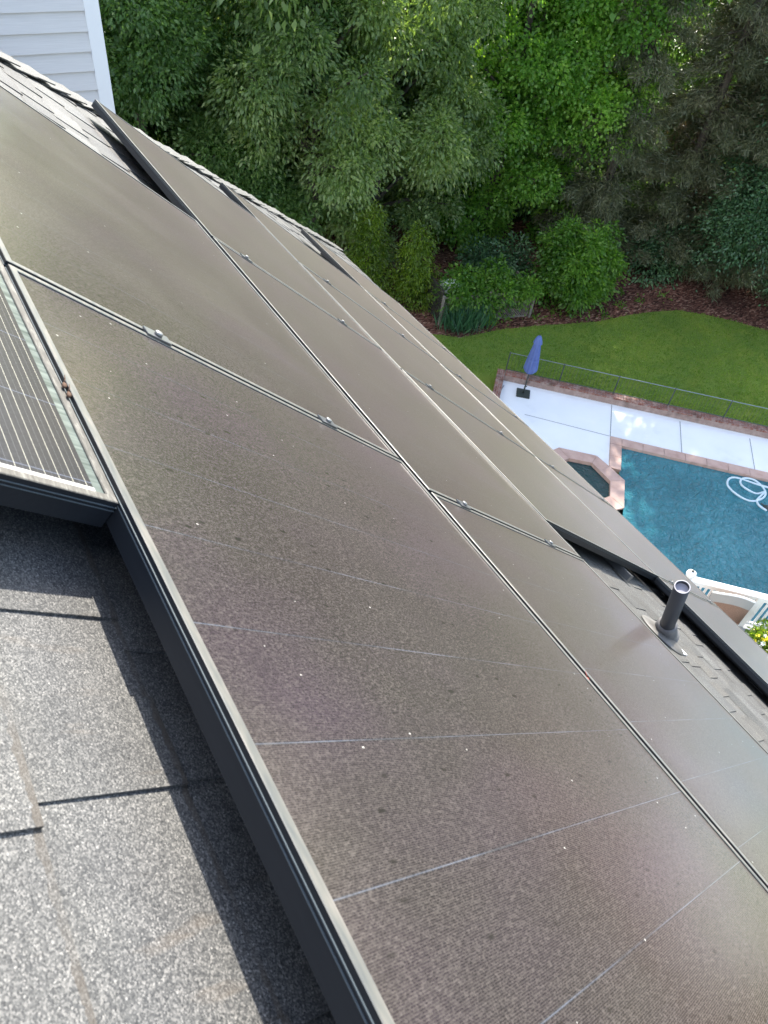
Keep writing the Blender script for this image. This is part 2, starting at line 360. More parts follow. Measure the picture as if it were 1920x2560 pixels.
for j in range(-1, nc+1):
    blo = RB0 + off + j*EXPO; bhi = blo - EXPO
    if blo < RB0 + .02 : continue
    amax = min(hip_a((blo+bhi)/2), 9)
    a = -5.0 + rng.random()*.2
    tone = .92 + rng.random()*.14
    # under layer of the course
    quadbox(bm, [(bhi, -5, ROOF-.001), (bhi, amax, ROOF-.001), (blo, amax, ROOF+.0005), (blo, -5, ROOF+.0005)], .004, .006, (tone*.98,)*3)
    a = -5.0 + rng.random()*.2
    seen = next((v for kk, v in NEAR_TABS.items() if abs(kk-blo) < .03), None)   # tabs read off the photograph beside the near panel
    for a_, e_ in seen or ():
        t = tone*rng.choice((.86, .95, 1.05)); quadbox(bm, [(bhi-.012, a_, ROOF+.0015), (bhi-.012, e_, ROOF+.0015), (blo, e_-.002, ROOF+.0046), (blo, a_+.002, ROOF+.0046)], .004, .004, (t, t, t))
    while a < amax:
        if seen and -3.0 < a < -1.7: a = -1.7 + rng.random()*.1; continue
        w = rng.choice((.085, .11, .14, .17, .20, .24)) * (.9+.25*rng.random())
        e = min(a + w, amax); t = tone*rng.choice((.80, .92, 1.0, 1.08, 1.18))*(.97 + .06*rng.random()); wc = 1 + rng.uniform(-.03, .03)
        cut = rng.uniform(.001, .006)
        quadbox(bm, [(bhi-.012, a, ROOF+.0015), (bhi-.012, e, ROOF+.0015), (blo, e-cut, ROOF+.0048), (blo, a+cut, ROOF+.0048)], .004, .0042, (t*wc, t, t*(2-wc)))
        a = e + rng.choice((.05, .08, .11, .14, .18)) * (.8+.4*rng.random())
me = bpy.data.meshes.new('roof'); bm.to_mesh(me); bm.free(); me.materials.append(M['shingle']); bmtint(me, tints)
ro = bpy.data.objects.new('roof', me); link(ro, house); ro.rotation_euler = RROT
# decking below the shingles and the far hip plane, back plane
bm = bmesh.new(); P = []
zt = ROOF - .012
def wp(b, a, m): return bm.verts.new(roofpt(b, a, m))
A0 = -5.0
q = [wp(RB0, A0, zt), wp(RB0, hip_a(RB0), zt), wp(RB1, hip_a(RB1), zt), wp(RB1, A0, zt)]
bm.faces.new(q)
ht, hb = roofpt(RB0, hip_a(RB0), ROOF-.004), roofpt(RB1, hip_a(RB1), ROOF-.004)
xr = ht.x; mirror = lambda p: Vector((2*xr - p.x, p.y, p.z))
v = [bm.verts.new(p) for p in (ht, mirror(hb), hb)]; bm.faces.new(v)
rt = Vector((xr, A0, ht.z)); rb = Vector((2*xr - hb.x, A0, hb.z))
bm.faces.new([bm.verts.new(p) for p in (ht, rt, rb, mirror(hb))])
me = bpy.data.meshes.new('roof_deck'); bm.to_mesh(me); bm.free(); me.materials.append(M['shingle']); bmtint(me, [(.95,)*3]*len(me.vertices))
rd = bpy.data.objects.new('roof', me); link(rd, house)
# hip caps: overlapping bent shingles, thick ragged butt edges
bm = bmesh.new(); tints = []
hd = (hb - ht).normalized(); up = Vector((0, 0, 1))
nn1 = roofpt(0, 0, 1); nn2 = Vector((0, math.sin(TH), math.cos(TH)))
s1 = hd.cross(nn1).normalized(); s2 = hd.cross(nn2).normalized()
if s1.y > 0: s1 = -s1
if s2.y < 0: s2 = -s2
Lh = (hb - ht).length; ncap = int(Lh/.13)
for i in range(ncap):
    p0 = ht + hd*(i*.13 - .06); p1 = ht + hd*((i+1)*.13 + .012)
    l0, l1 = .012 + rng.random()*.004, .024 + rng.random()*.012
    wd = .125 + rng.uniform(-.008, .012)
    t = .95 + rng.random()*.15
    for s_, n_ in ((s1, nn1), (s2, nn2)):
        k0 = rng.uniform(.0, .012); k1 = rng.uniform(0, .016)
        pts = [p0 + up*l0*1.1, p1 + up*l1*1.1, p1 + s_*wd + n_*(l1*.75 + k1), p0 + s_*(wd - .004) + n_*(l0*.6 + k0)]
        lo = [p - n_*.0055 for p in pts]
        v = [bm.verts.new(p) for p in pts]; w = [bm.verts.new(p) for p in lo]
        bm.faces.new(v); bm.faces.new(w[::-1])
        for a_ in range(4):
            if a_ in (1, 2, 3): bm.faces.new((v[a_], w[a_], w[(a_+1) % 4], v[(a_+1) % 4]))
        tints.extend([(t, t, t*.98)]*8)
bmesh.ops.recalc_face_normals(bm, faces=bm.faces)
me = bpy.data.meshes.new('hip_cap'); bm.to_mesh(me); bm.free(); me.materials.append(M['shingle']); bmtint(me, tints)
link(bpy.data.objects.new('hip_cap', me), house)
# fascia and gutter along the eave, house walls below
bm = bmesh.new()
ex, ez = hb.x, hb.z
box(bm, ex-.03, ex-.005, A0, hb.y, ez-.22, ez-.03); box(bm, 2*xr-ex+.005, 2*xr-ex+.03, A0, hb.y, ez-.22, ez-.03)
box(bm, 2*xr-ex+.03, ex-.03, hb.y-.03, hb.y-.005, ez-.22, ez-.03)
obj('fascia', bm, M['fascia'], house)
ZG = -13.0
def lap_wall(bm, p0, p1, z0, z1, expo, out, th=.017):
    """clapboards between two plan points; each board leans out at its lower edge"""
    p0, p1, out = Vector((*p0, 0)), Vector((*p1, 0)), Vector((*out, 0))
    n = int(math.ceil((z1-z0)/expo))
    for i in range(n):
        za = z1 - i*expo; zb = max(za - expo, z0)
        a_ = [p0 + out*.002 + Vector((0,0,za)), p1 + out*.002 + Vector((0,0,za)), p1 + out*(.002+th) + Vector((0,0,zb)), p0 + out*(.002+th) + Vector((0,0,zb))]
        b_ = [p1 + out*.002 + Vector((0,0,zb)), p0 + out*.002 + Vector((0,0,zb))]
        v = [bm.verts.new(p) for p in a_ + b_]
        bm.faces.new((v[0], v[1], v[2], v[3])); bm.faces.new((v[3], v[2], v[4], v[5]))
    v = [bm.verts.new(p) for p in (p0+Vector((0,0,z0)), p1+Vector((0,0,z0)), p1+Vector((0,0,z1)), p0+Vector((0,0,z1)))]; bm.faces.new(v)
bm = bmesh.new()
WX, WY, WZ = 1.338, 3.2, 2.2
lap_wall(bm, (-8, WY), (WX-.078, WY), -4.4, WZ, .1155, (0, -1))
lap_wall(bm, (WX, WY+.08), (WX, WY+7), ZG, WZ, .1155, (1, 0))
obj('siding', bm, M['siding'], house)
bm = bmesh.new()
box(bm, WX-.078, WX+.018, WY-.018, WY+.004, ZG, WZ, bev=.002); box(bm, WX-.002, WX+.018, WY+.005, WY+.085, ZG, WZ, bev=.002)
obj('corner_trim', bm, M['trim'], house)
bm = bmesh.new()                                          # main walls under the roof
lap_wall(bm, (ex-.55, A0), (ex-.55, hb.y-.55), ZG, ez-.1, .1155, (1, 0))
lap_wall(bm, (WX, hb.y-.55), (ex-.55, hb.y-.55), ZG, ez-.1, .1155, (0, 1))
obj('siding', bm, M['siding'], house)
bm = bmesh.new()                                          # roof over the siding wing
e_ = .35
v = [bm.verts.new(p) for p in ((-8.4, WY-e_, WZ), (WX+e_, WY-e_, WZ), (WX+e_, WY+7.4, WZ), (-8.4, WY+7.4, WZ), (-8.4, WY+3.5, WZ+2.6), (WX+e_, WY+3.5, WZ+2.6))]
for f in ((0,1,5,4), (2,3,4,5), (1,2,5), (3,0,4), (3,2,1,0)): bm.faces.new([v[i] for i in f])
me = bpy.data.meshes.new('roof'); bm.to_mesh(me); bm.free(); me.materials.append(M['shingle']); bmtint(me, [(1, 1, 1)]*len(me.vertices))
link(bpy.data.objects.new('roof', me), house)

# ------------------------------------------------------------------ solar modules
GA = .0105; PL, PW = 1.4196, 1.046; L3, L4 = 1.4610, 1.4525
ROWS = {1: (0.0, PW, PL, 0.0, 0.0, .01375, .0010), 2: (1.0614, PW, PL, 1.3082, .0036, .00186, -.00075),
        3: (2.1168, L3, PW, 1.8244, .0035, .00056, -.00007), 4: (3.5862, L4, PW, 2.8836, .0042, -.00017, -.00018)}
FH, LIP = .036, .0115
def make_panel(label, b0, w, a0, l, n0, t, ta, bmid, glass, group, clamps=()):
    """module with its low-b / near-a corner at (b0, a0); w down-slope, l along the eave"""
    o = thing('solar_panel', label, 'solar panel', roofpt(b0, a0, 0), RROT, group)
    def z(x, y): return -(n0 + t*(b0 + x - bmid) + ta*(a0 + y))
    # frame: swept profile (offset inwards, height)
    prof = [(.0, -FH), (.0, -.0128), (-.0011, -.0126), (-.0011, -.0118), (0, -.0116), (0, -.0080), (-.0011, -.0078), (-.0011, -.0070), (0, -.0068), (0, -.0008), (.0010, 0), (LIP-.001, 0), (LIP, -.0012), (LIP, -.0060)]
    bm = bmesh.new(); rings = []
    for d, h in prof:
        rings.append([bm.verts.new((x, y, z(x, y)+h)) for x, y in ((d, d), (w-d, d), (w-d, l-d), (d, l-d))])
    for i in range(len(rings)-1):
        for k_ in range(4):
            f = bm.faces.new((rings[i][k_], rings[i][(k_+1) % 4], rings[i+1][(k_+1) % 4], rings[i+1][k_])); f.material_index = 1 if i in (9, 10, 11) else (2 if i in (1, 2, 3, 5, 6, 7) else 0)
    # bottom flange
    q_ = [bm.verts.new((x, y, z(x, y)-FH)) for x, y in ((.028, .028), (w-.028, .028), (w-.028, l-.028), (.028, l-.028))]
    for k_ in range(4): bm.faces.new((rings[0][(k_+1) % 4], rings[0][k_], q_[k_], q_[(k_+1) % 4]))
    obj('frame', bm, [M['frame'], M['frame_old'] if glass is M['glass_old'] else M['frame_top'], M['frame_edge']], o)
    bm = bmesh.new(); d = LIP - .001
    c4 = ((d, d), (w-d, d), (w-d, l-d), (d, l-d))
    top = [bm.verts.new((x, y, z(x, y)-.0026)) for x, y in c4]; bot = [bm.verts.new((x, y, z(x, y)-.0066)) for x, y in c4]
    bm.faces.new(top); bm.faces.new(bot[::-1])
    for k_ in range(4): bm.faces.new((top[k_], bot[k_], bot[(k_+1) % 4], top[(k_+1) % 4]))
    obj('glass', bm, glass, o)
    for cb in clamps:                                     # mid clamps over the seam at the far (+a) edge
        x = cb - b0; y = l + GA/2; zz = z(x, y)
        bm = bmesh.new()
        box(bm, x-.026, x+.026, y-.0135, y+.0135, zz+.0006, zz+.0040, bev=.0008)
        box(bm, x-.026, x+.026, y-.0035, y+.0035, zz-.03, zz+.0005)
        cl = obj('clamp', bm, M['alu'], o)
        bm = bmesh.new(); lathe(bm, [(.0075, zz+.0040), (.0078, zz+.0090), (.0062, zz+.0105), (.003, zz+.0107)], 12, Matrix.Translation((x, y, 0)))
        obj('bolt', bm, M['bolt'], cl)
    return o
GRP = 'black framed solar panels in rows on the roof'
plabels = {
 (1, 0): 'long solar panel of the uppermost full row, reaching back toward the bright hip caps',
 (1, 1): 'largest, nearest solar panel, its dark side frame beside the bare sunlit shingles',
 (2, 0): 'solar panel whose far corner rises in front of the white corner trim',
 (2, 1): 'middle solar panel of the second long row, between its two clamped seams',
 (2, 2): 'solar panel with pale sky glare, lower edge right beside the vent pipe flashing',
 (3, 0): 'farthest solar panel of the third row, first to jut past the second row',
 (3, 1): 'middle one of the three upright solar panels in the third row',
 (3, 2): 'nearest solar panel of the third row, dark end frame facing the vent pipe',
 (4, 0): 'farthest solar panel of the lowest row, seen against the yellow-green columnar shrubs',
 (4, 1): 'lowest-row solar panel with its edge against the lawn left of the brick wall',
 (4, 2): 'lowest-row solar panel with its edge against the white deck and hot tub',
 (4, 3): 'lowest-row solar panel with its edge against the blue pool water',
 (4, 4): 'nearest lowest-row solar panel, between the vent pipe and the yellow flowers',
}
CL = {1: (.269, .742), 2: (1.228, 1.810), 3: (2.36, 3.12), 4: (3.86, 4.79)}
for r_, nk in ((1, 2), (2, 3), (3, 3), (4, 5)):
    b0, w, l, A, n0, t, ta = ROWS[r_]
    for k_ in range(nk):
        a0 = A - k_*(l + GA) - l
        make_panel(plabels[(r_, k_)], b0, w, a0, l, n0, t, ta, b0 + w/2, M['glass'] if r_ < 3 else M['glass_turned'], GRP, CL[r_] if k_ > 0 else ())
# the older module above the first row
make_panel('older solar panel with bright white busbar lines, above the first row at the left edge', -.0020-PW, PW, -1.964, PL, -.002, 0, 0, 0, M['glass_old'], GRP)
old = COL.objects[-1] if False else None

# rails under the modules
for r_, bs in CL.items():
    for i_, cb in enumerate(bs):
        b0, w, l, A, n0, t, ta = ROWS[r_]
        nk = {1: 2, 2: 3, 3: 3, 4: 5}[r_]
        near = A - nk*(l+GA) - (.05 if r_ == 3 else .0); far = A - .06
        if r_ != 3: near = max(near, A - nk*(l+GA) + .05)
        bm = bmesh.new(); zz = -FH - .0006 - n0 - (.004 if r_ == 1 else .004)
        box(bm, -.018, .018, near, far, zz-.034, zz, bev=.001)
        box(bm, -.024, -.019, near+.3, near+.35, ROOF+.008, zz-.006)
        box(bm, -.06, .0, near+.28, near+.37, ROOF+.0065, ROOF+.0115)
        o_ = obj('mounting_rail', bm, M['alu'] if r_ == 3 else M['blackgap'], None, roofpt(cb, 0, 0), RROT)
        tag(o_, '%s mounting rail under the %s row of solar panels, %s of its pair' % ('silver' if r_ == 3 else 'black', ('first (topmost)', 'second', 'third', 'lowest')[r_-1], ('upslope one', 'downslope one')[i_]), 'rail', 'rails carrying the solar panels')

# ------------------------------------------------------------------ plumbing vent
base = roofpt(2.75, -1.781, ROOF+.006)
vt = thing('vent_pipe', 'black plumbing vent pipe with pale cut rim standing in a rubber boot on the shingles', 'vent pipe', base)
bm = bmesh.new()
axis = (Vector((1.9167,-1.7810,-1.4760)) - base)
q_ = axis.to_track_quat('Z', 'Y').to_matrix().to_4x4(); hgt = axis.length
lathe(bm, [(.0295, .06), (.0295, hgt), (.0252, hgt), (.0252, hgt-.10)], 32, q_, 0, False)
for f in bm.faces:
    if all((q_.inverted() @ v.co).z > hgt-.0005 for v in f.verts): f.material_index = 1
c_ = [q_ @ Vector((.0254*math.cos(2*PI*k/24), .0254*math.sin(2*PI*k/24), hgt-.016)) for k in range(24)]
f = bm.faces.new([bm.verts.new(p) for p in c_]); f.material_index = 2
obj('pipe', bm, [M['pipe'], M['pipecut'], mat('pipe_cap_inside', (.36, .35, .40), .7)], vt)
bm = bmesh.new()
lathe(bm, [(.055, -.02), (.053, .03), (.0405, .085), (.0395, .10), (.0305, .104)], 32, q_, 0, False)
lathe(bm, [(.060, .0), (.062, .014), (.054, .022)], 32, q_, 0, False)
obj('rubber_boot', bm, M['boot'], vt)
bm = bmesh.new(); lathe(bm, [(.112, .0005), (.108, .005), (.085, .012), (.055, .020)], 40, Matrix.Rotation(TH, 4, 'Y') @ Matrix.Translation((-.01, 0, 0)) , 0, False)
box(bm, .03, .085, -.105, -.06, -.001, .0030, 1, Matrix.Rotation(TH, 4, 'Y'))
obj('flashing', bm, [M['flash'], M['trim']], vt)

# small dry husks caught between the panels
for i_, (b_, a_, m_, nm, lb, mt_) in enumerate([(-.0035, -1.748, .006, 'seed_husk', 'dry brown seed husk caught in the gap beside the older panel, farther of two', 'husk'),
        (-.0035, -1.768, .006, 'seed_husk', 'dry brown seed husk caught in the gap beside the older panel, nearer of two', 'husk'),
        (1.0535, -2.15, -.008, 'dead_leaf', 'tiny red dead leaf stuck in the dark gap between two long panels', 'redleaf')]):
    bm = bmesh.new(); bmesh.ops.create_icosphere(bm, subdivisions=2, radius=.0040 if mt_ == 'husk' else .0030)
    for v in bm.verts: v.co = Vector((v.co.x*.62, v.co.y*1.25, v.co.z*.7)) * (1 + .25*math.sin(v.co.x*900 + v.co.y*700))
    tube(bm, [(0, .005, .002), (.002, .011, .004), (.001, .015, .007)], [.001, .0008, .0004], 5)
    o_ = obj(nm, bm, M[mt_], None, roofpt(b_, a_, m_), RROT, True)
    tag(o_, lb, 'husk' if nm == 'seed_husk' else 'leaf', 'plant scraps caught between panels')

# ------------------------------------------------------------------ the yard
ROOFTOP = set(o.name for o in COL.objects)
def struct(name, bm, m, loc=None): return tag(obj(name, bm, m, None, loc), kind='structure')
U = Vector((.7071, -.7071, 0)); V = Vector((.7071, .7071, 0))         # along the pool's far side, and away from the house
bm = bmesh.new(); n_ = 60
poly(bm, [(-400, -400), (400, -400), (400, 400), (-400, 400)], ZG-.15)
struct('ground', bm, M['forest_floor'])
bm = bmesh.new(); poly(bm, [(5, 24), (5, 8), (14, 8), (40, -20), (46, -12), (29, 17), (22, 20.5), (15, 23)], ZG-.12); struct('mulch_bed', bm, M['mulch'])
edge = [(8.5, 18.0), (11.5, 15.8), (13.83, 14.39), (14.34, 13.98), (15.94, 13.85), (17.32, 13.55), (18.5, 13.2), (19.77, 12.86), (21.2, 12.75), (22.28, 12.55), (23.3, 12.25), (24.1, 11.6), (24.91, 10.73), (25.6, 9.8), (26.2, 8), (27, 4), (27, -8)]
bm = bmesh.new(); poly(bm, edge + [(14, -8), (14, 6), (8.5, 10)], ZG-.10); lawn = struct('lawn', bm, M['lawn'])
# pool deck with tooled joints
Wc = Vector((14.17, 11.32, 0)); Wd = Vector((20.05, 5.55, 0)); wu = (Wd-Wc).normalized(); wv_ = Vector((-wu.y, wu.x, 0))
if wv_.y < 0: wv_ = -wv_
PC = Vector((15.47, 7.74, 0))                                          # outer corner of the pool coping
CW = .345                                                              # coping width
def uv(o, a, b): p = o + U*a + V*b; return (p.x, p.y)
pool_in = PC + U*CW*.9 - V*CW
spa_out = [(14.46, 6.10), (14.45, 6.73), (14.44, 7.23), (13.64, 7.99), (12.9, 7.95), (12.25, 7.25), (12.3, 6.3), (12.9, 5.45), (13.67, 5.31)]
spa_in = [(14.07, 6.28), (14.10, 7.06), (13.61, 7.50), (13.05, 7.5), (12.66, 7.08), (12.68, 6.45), (13.05, 5.85), (13.63, 5.82)]
bm = bmesh.new()
far0 = Wc - wu*.0; far1 = Wc + wu*22
# four slabs round the water so the basin stays open
k0 = Wc - Vector(((.71*14), (.71*14), 0))
def P2(v): return (v.x, v.y)
inner0 = PC; inner1 = PC + U*20
poly(bm, [P2(Wc), P2(far1), P2(inner1), P2(inner0)], ZG, .25)
poly(bm, [P2(Wc), P2(PC), P2(PC - V*1.44), (14.44, 7.23), (13.64, 7.99), (12.9, 7.95), (12.25, 7.25), P2(Wc - V*5.5 - U*1.0)], ZG, .25)
poly(bm, [(12.25, 7.25), (12.3, 6.3), (12.9, 5.45), (13.67, 5.31), P2(PC - V*3.15), P2(PC - V*8.5), P2(PC - V*8.5 - U*5), P2(Wc - V*5.5 - U*1.0)], ZG, .25)
struct('pool_deck', bm, M['concrete'])
bm = bmesh.new()
def joint(p, q, w=.013):
    p, q = Vector((*p, 0)), Vector((*q, 0)); d = (q-p).normalized(); s = Vector((-d.y, d.x, 0))*w
    poly(bm, [P2(p+s), P2(q+s), P2(q-s), P2(p-s)][::-1], ZG+.004)
for k_ in range(5):
    t_ = k_*2.12
    joint(P2(PC + U*t_ + V*.02), P2(PC + U*t_ + V*(1.62 - .028*t_)))
joint(P2(PC - U*.02 + V*.02), P2(PC - U*2.6 + V*.12)); joint((14.02, 11.1), P2(Wc - V*5.4 - U*.9), .02)
struct('deck_joints', bm, M['joint'])

# swimming pool: coping blocks, basin; water is setting
pool = thing('swimming_pool', 'swimming pool with pink-brown stone coping set in the white concrete deck', 'pool', (PC.x, PC.y, ZG))
def loc_(p): return (p.x-PC.x, p.y-PC.y)
bm = bmesh.new()
L1 = 12.0; blk = .62; x = CW
def cop(u0, u1, v0, v1):
    g_ = .006
    pts = [U*(u0+g_)+V*(v0+g_), U*(u1-g_)+V*(v0+g_), U*(u1-g_)+V*(v1-g_), U*(u0+g_)+V*(v1-g_)]
    poly(bm, [(p.x, p.y) for p in pts], .035, .12)
while x < L1: cop(x, x+blk, -CW, 0); x += blk
cop(0, CW, -CW, 0)
y = -CW
for h_ in (.55, .55): cop(0, CW, y-h_, y); y -= h_
obj('coping', bm, M['coping'], pool)
bm = bmesh.new(); y = -3.25
while y > -8.4: cop(0, CW, y-.55, y); y -= .55
obj('coping', bm, M['coping'], pool)
bm = bmesh.new()
Lw = 8.5
a_, b_, c_, d_ = [U*u_ + V*v_ for u_, v_ in ((CW-.03, -CW+.03), (L1, -CW+.03), (L1, -Lw), (CW-.03, -Lw))]
for p, q in ((a_, b_), (b_, c_), (c_, d_), (d_, a_)):
    bm.faces.new([bm.verts.new(k) for k in ((p.x, p.y, .03), (q.x, q.y, .03), (q.x, q.y, -1.6), (p.x, p.y, -1.6))])
bm.faces.new([bm.verts.new((p.x, p.y, -1.6)) for p in (a_, b_, c_, d_)])
obj('basin', bm, M['plaster'], pool)
bm = bmesh.new(); ws = [PC + U*u_ + V*v_ for u_, v_ in ((CW-.03, -CW+.03), (L1, -CW+.03), (L1, -Lw), (CW-.03, -Lw))]
poly(bm, [P2(p) for p in ws], ZG-.055); struct('pool_water', bm, M['water'])
spa = thing('hot_tub', 'small octagonal hot tub with stone coping joined to the pool corner', 'hot tub', (13.4, 6.7, ZG))
bm = bmesh.new()
so_ = [(p[0]-13.4, p[1]-6.7) for p in [(14.46, 6.10), (14.46, 6.73), (14.44, 7.23), (13.64, 7.99), (12.9, 7.95), (12.25, 7.25), (12.3, 6.3), (12.9, 5.45), (13.67, 5.31)]]
si_ = [(p[0]-13.4, p[1]-6.7) for p in [(14.06, 6.26), (14.08, 6.75), (14.10, 7.06), (13.61, 7.50), (13.05, 7.5), (12.66, 7.08), (12.68, 6.45), (13.05, 5.85), (13.63, 5.82)]]
zt_ = .055
for i in range(9):
    j = (i+1) % 9; e0 = .006
    def lerp(p, q, t): return (p[0]+(q[0]-p[0])*t, p[1]+(q[1]-p[1])*t)
    pts = [lerp(so_[i], so_[j], e0), lerp(so_[i], so_[j], 1-e0), lerp(si_[i], si_[j], 1-e0), lerp(si_[i], si_[j], e0)]
    poly(bm, pts, zt_, .5)
obj('coping', bm, M['coping'], spa)
bm = bmesh.new(); poly(bm, [(p[0]+13.4, p[1]+6.7) for p in si_], ZG-.06); struct('spa_water', bm, M['spa_water'])

# brick wall round the deck
bw = thing('brick_wall', 'low worn red brick wall along the far edge of the white pool deck', 'wall', (Wc.x, Wc.y, ZG))
def bar(bm, p, q, w, z0, z1, sgn=1, mi=0):
    d = (q-p).normalized(); s = Vector((-d.y, d.x, 0))*w*sgn
    pts = [p, q, q+s, p+s]
    t_ = [bm.verts.new((k.x, k.y, z1)) for k in pts]; b2 = [bm.verts.new((k.x, k.y, z0)) for k in pts]
    bm.faces.new(t_).material_index = mi; bm.faces.new(b2[::-1]).material_index = mi
    for i in range(4): bm.faces.new((t_[i], b2[i], b2[(i+1) % 4], t_[(i+1) % 4])).material_index = mi
def brick_run(name, p, q, parent, w=.22, z1=.26):
    """a run of wall as its own mesh, x axis along the wall so the bricks follow it"""
    L = (q-p).length; ang = math.atan2(q.y-p.y, q.x-p.x)
    bm = bmesh.new(); box(bm, 0, L, 0, w, -.1, z1-.06)
    x_ = 0.0
    while x_ < L - .02:
        e2 = min(x_+.083, L); box(bm, x_+.004, e2-.004, -.012 + rng.uniform(-.006, .006), w+.012, z1-.056, z1+rng.uniform(-.004, .004)); x_ = e2
    o = obj(name, bm, M['brick'], parent, (p.x-Wc.x, p.y-Wc.y, 0), (0, 0, ang)); return o
brick_run('brick_course', Wc, Wc + wu*14, bw)
brick_run('brick_course', Wc - wv_*4.2 - wu*.02, Wc - wu*.02 + wv_*.2, bw)

# metal fence behind the brick wall
F0 = Wc + wv_*.17
mf = thing('metal_fence', 'thin grey metal pool fence with slim pickets standing on the brick wall', 'fence', (F0.x, F0.y, ZG+.26))
NP = 8; SP = 1.70
bm_t = bmesh.new(); bm_b = bmesh.new()
for k_ in range(NP):
    p = wu*(k_*SP); bm = bmesh.new(); box(bm, p.x-.014, p.x+.014, p.y-.014, p.y+.014, 0, .70, bev=.003)
    obj('post', bm, M['fence_metal'], mf)
for nm, zz in (('top_rail', .67), ('bottom_rail', .06)):
    bm = bmesh.new(); tube(bm, [(0, 0, zz), tuple(wu*(NP-1)*SP + Vector((0, 0, zz)))], .012, 8); obj(nm, bm, M['fence_rail'] if zz > .5 else M['fence_metal'], mf)
for k_ in range(NP-1):
    bm = bmesh.new()
    for i in range(1, 15):
        p = wu*(k_*SP + i*SP/15); tube(bm, [(p.x, p.y, .06), (p.x, p.y, .66)], .0035, 5)
    obj('picket_panel', bm, M['fence_metal'], mf)

# closed umbrella
um = thing('patio_umbrella', 'closed blue patio umbrella on a square dark base at the deck corner', 'umbrella', (14.31, 10.49, ZG))
bm = bmesh.new()
pr = []
seg = 32
H0, H1 = .86, 2.02
zs = [H0, H0+.02, H0+.12, H0+.35, H0+.6, H0+.85, H1-.13, H1]
rs = [.150, .168, .178, .158, .132, .105, .078, .060]
rings = []
for r_, z_ in zip(rs, zs):
    ring = []
    for k_ in range(seg):
        th = 2*PI*k_/seg; f_ = 1 + .27*math.cos(8*th + z_*.6 + .3*math.sin(3*z_))*(1 if z_ < H1-.1 else .4) + .05*math.cos(3*th+1)
        zz = z_ + (.035*math.cos(8*th+z_*.6) if z_ < H0+.03 else 0)
        ring.append(bm.verts.new((r_*f_*math.cos(th), r_*f_*math.sin(th), zz)))
    rings.append(ring)
for i in range(len(rings)-1):
    for k_ in range(seg):
        f = bm.faces.new((rings[i][k_], rings[i][(k_+1) % seg], rings[i+1][(k_+1) % seg], rings[i+1][k_])); f.smooth = True
bm.faces.new(rings[-1]); bm.faces.new(rings[0][::-1])
obj('canopy', bm, M['umbrella'], um)
bm = bmesh.new(); lathe(bm, [(.168, 1.28), (.172, 1.295), (.170, 1.325), (.164, 1.335)], 24, None, 0, False); obj('strap', bm, M['umbrella'], um)
bm = bmesh.new(); rings = []
for r_, z_ in ((.125, H1-.17), (.115, H1-.10), (.085, H1+.0), (.055, H1+.07), (.02, H1+.10)):
    rings.append([bm.verts.new((r_*(1+.14*math.cos(8*2*PI*k_/seg+1))*math.cos(2*PI*k_/seg), r_*(1+.14*math.cos(8*2*PI*k_/seg+1))*math.sin(2*PI*k_/seg), z_)) for k_ in range(seg)])
for i in range(len(rings)-1):
    for k_ in range(seg):
        f = bm.faces.new((rings[i][k_], rings[i][(k_+1) % seg], rings[i+1][(k_+1) % seg], rings[i+1][k_])); f.smooth = True
bm.faces.new(rings[-1])
obj('vent_cap', bm, M['umbrella'], um)
bm = bmesh.new(); tube(bm, [(0, 0, .05), (0, 0, H1+.13)], .019, 12); tube(bm, [(0, 0, .05), (0, 0, .3)], .027, 12); box(bm, .02, .07, -.012, .012, .27, .295)
obj('pole', bm, M['dark_metal'], um)
bm = bmesh.new(); box(bm, -.21, .21, -.21, .21, .004, .055, 0, Matrix.Rotation(R(-42), 4, 'Z'), .01); obj('base', bm, M['dark_metal'], um)

# pool hose and cleaner
hp = [(17.44, 3.47), (17.4, 3.71), (17.54, 3.88), (17.79, 3.95), (18.02, 4.0), (17.78, 4.06), (17.66, 4.2), (17.60, 4.40), (17.68, 4.6), (17.9, 4.68), (18.13, 4.5), (18.17, 4.24), (18.04, 3.99), (17.76, 3.86), (17.41, 3.91), (17.21, 4.12), (17.15, 4.41), (17.23, 4.68), (17.41, 4.83), (17.62, 4.84), (17.83, 4.7), (18.1, 4.30), (18.4, 3.9), (18.9, 3.2)]
def smooth_path(p, n=6):
    out = []; p = [Vector((*q, 0)) for q in p]
    for i in range(len(p)-1):
        a, b, c, d = p[max(i-1, 0)], p[i], p[i+1], p[min(i+2, len(p)-1)]
        for k_ in range(n):
            t = k_/n; out.append(.5*((2*b) + (c-a)*t + (2*a-5*b+4*c-d)*t*t + (3*b-a-3*c+d)*t**3))
    return out + [p[-1]]
path = smooth_path(hp); bm = bmesh.new()
tube(bm, [(p.x*1, p.y, ZG-.045 + .012*math.sin(i*.35)) for i, p in enumerate(path)], .030, 8)
tag(obj('pool_hose', bm, M['hose'], None), 'pale blue pool hose coiled in loops on the water', 'hose')
bm = bmesh.new(); 
lathe(bm, [(.02, -.06), (.10, -.05), (.12, .0), (.09, .05), (.03, .08)], 14); box(bm, -.03, .03, .08, .2, -.03, .03, bev=.01)
cl_ = obj('pool_cleaner', bm, M['dark_metal'], None, (17.55, 3.55, ZG-.07)); tag(cl_, 'dark pool cleaner head floating at the end of the hose', 'pool cleaner')

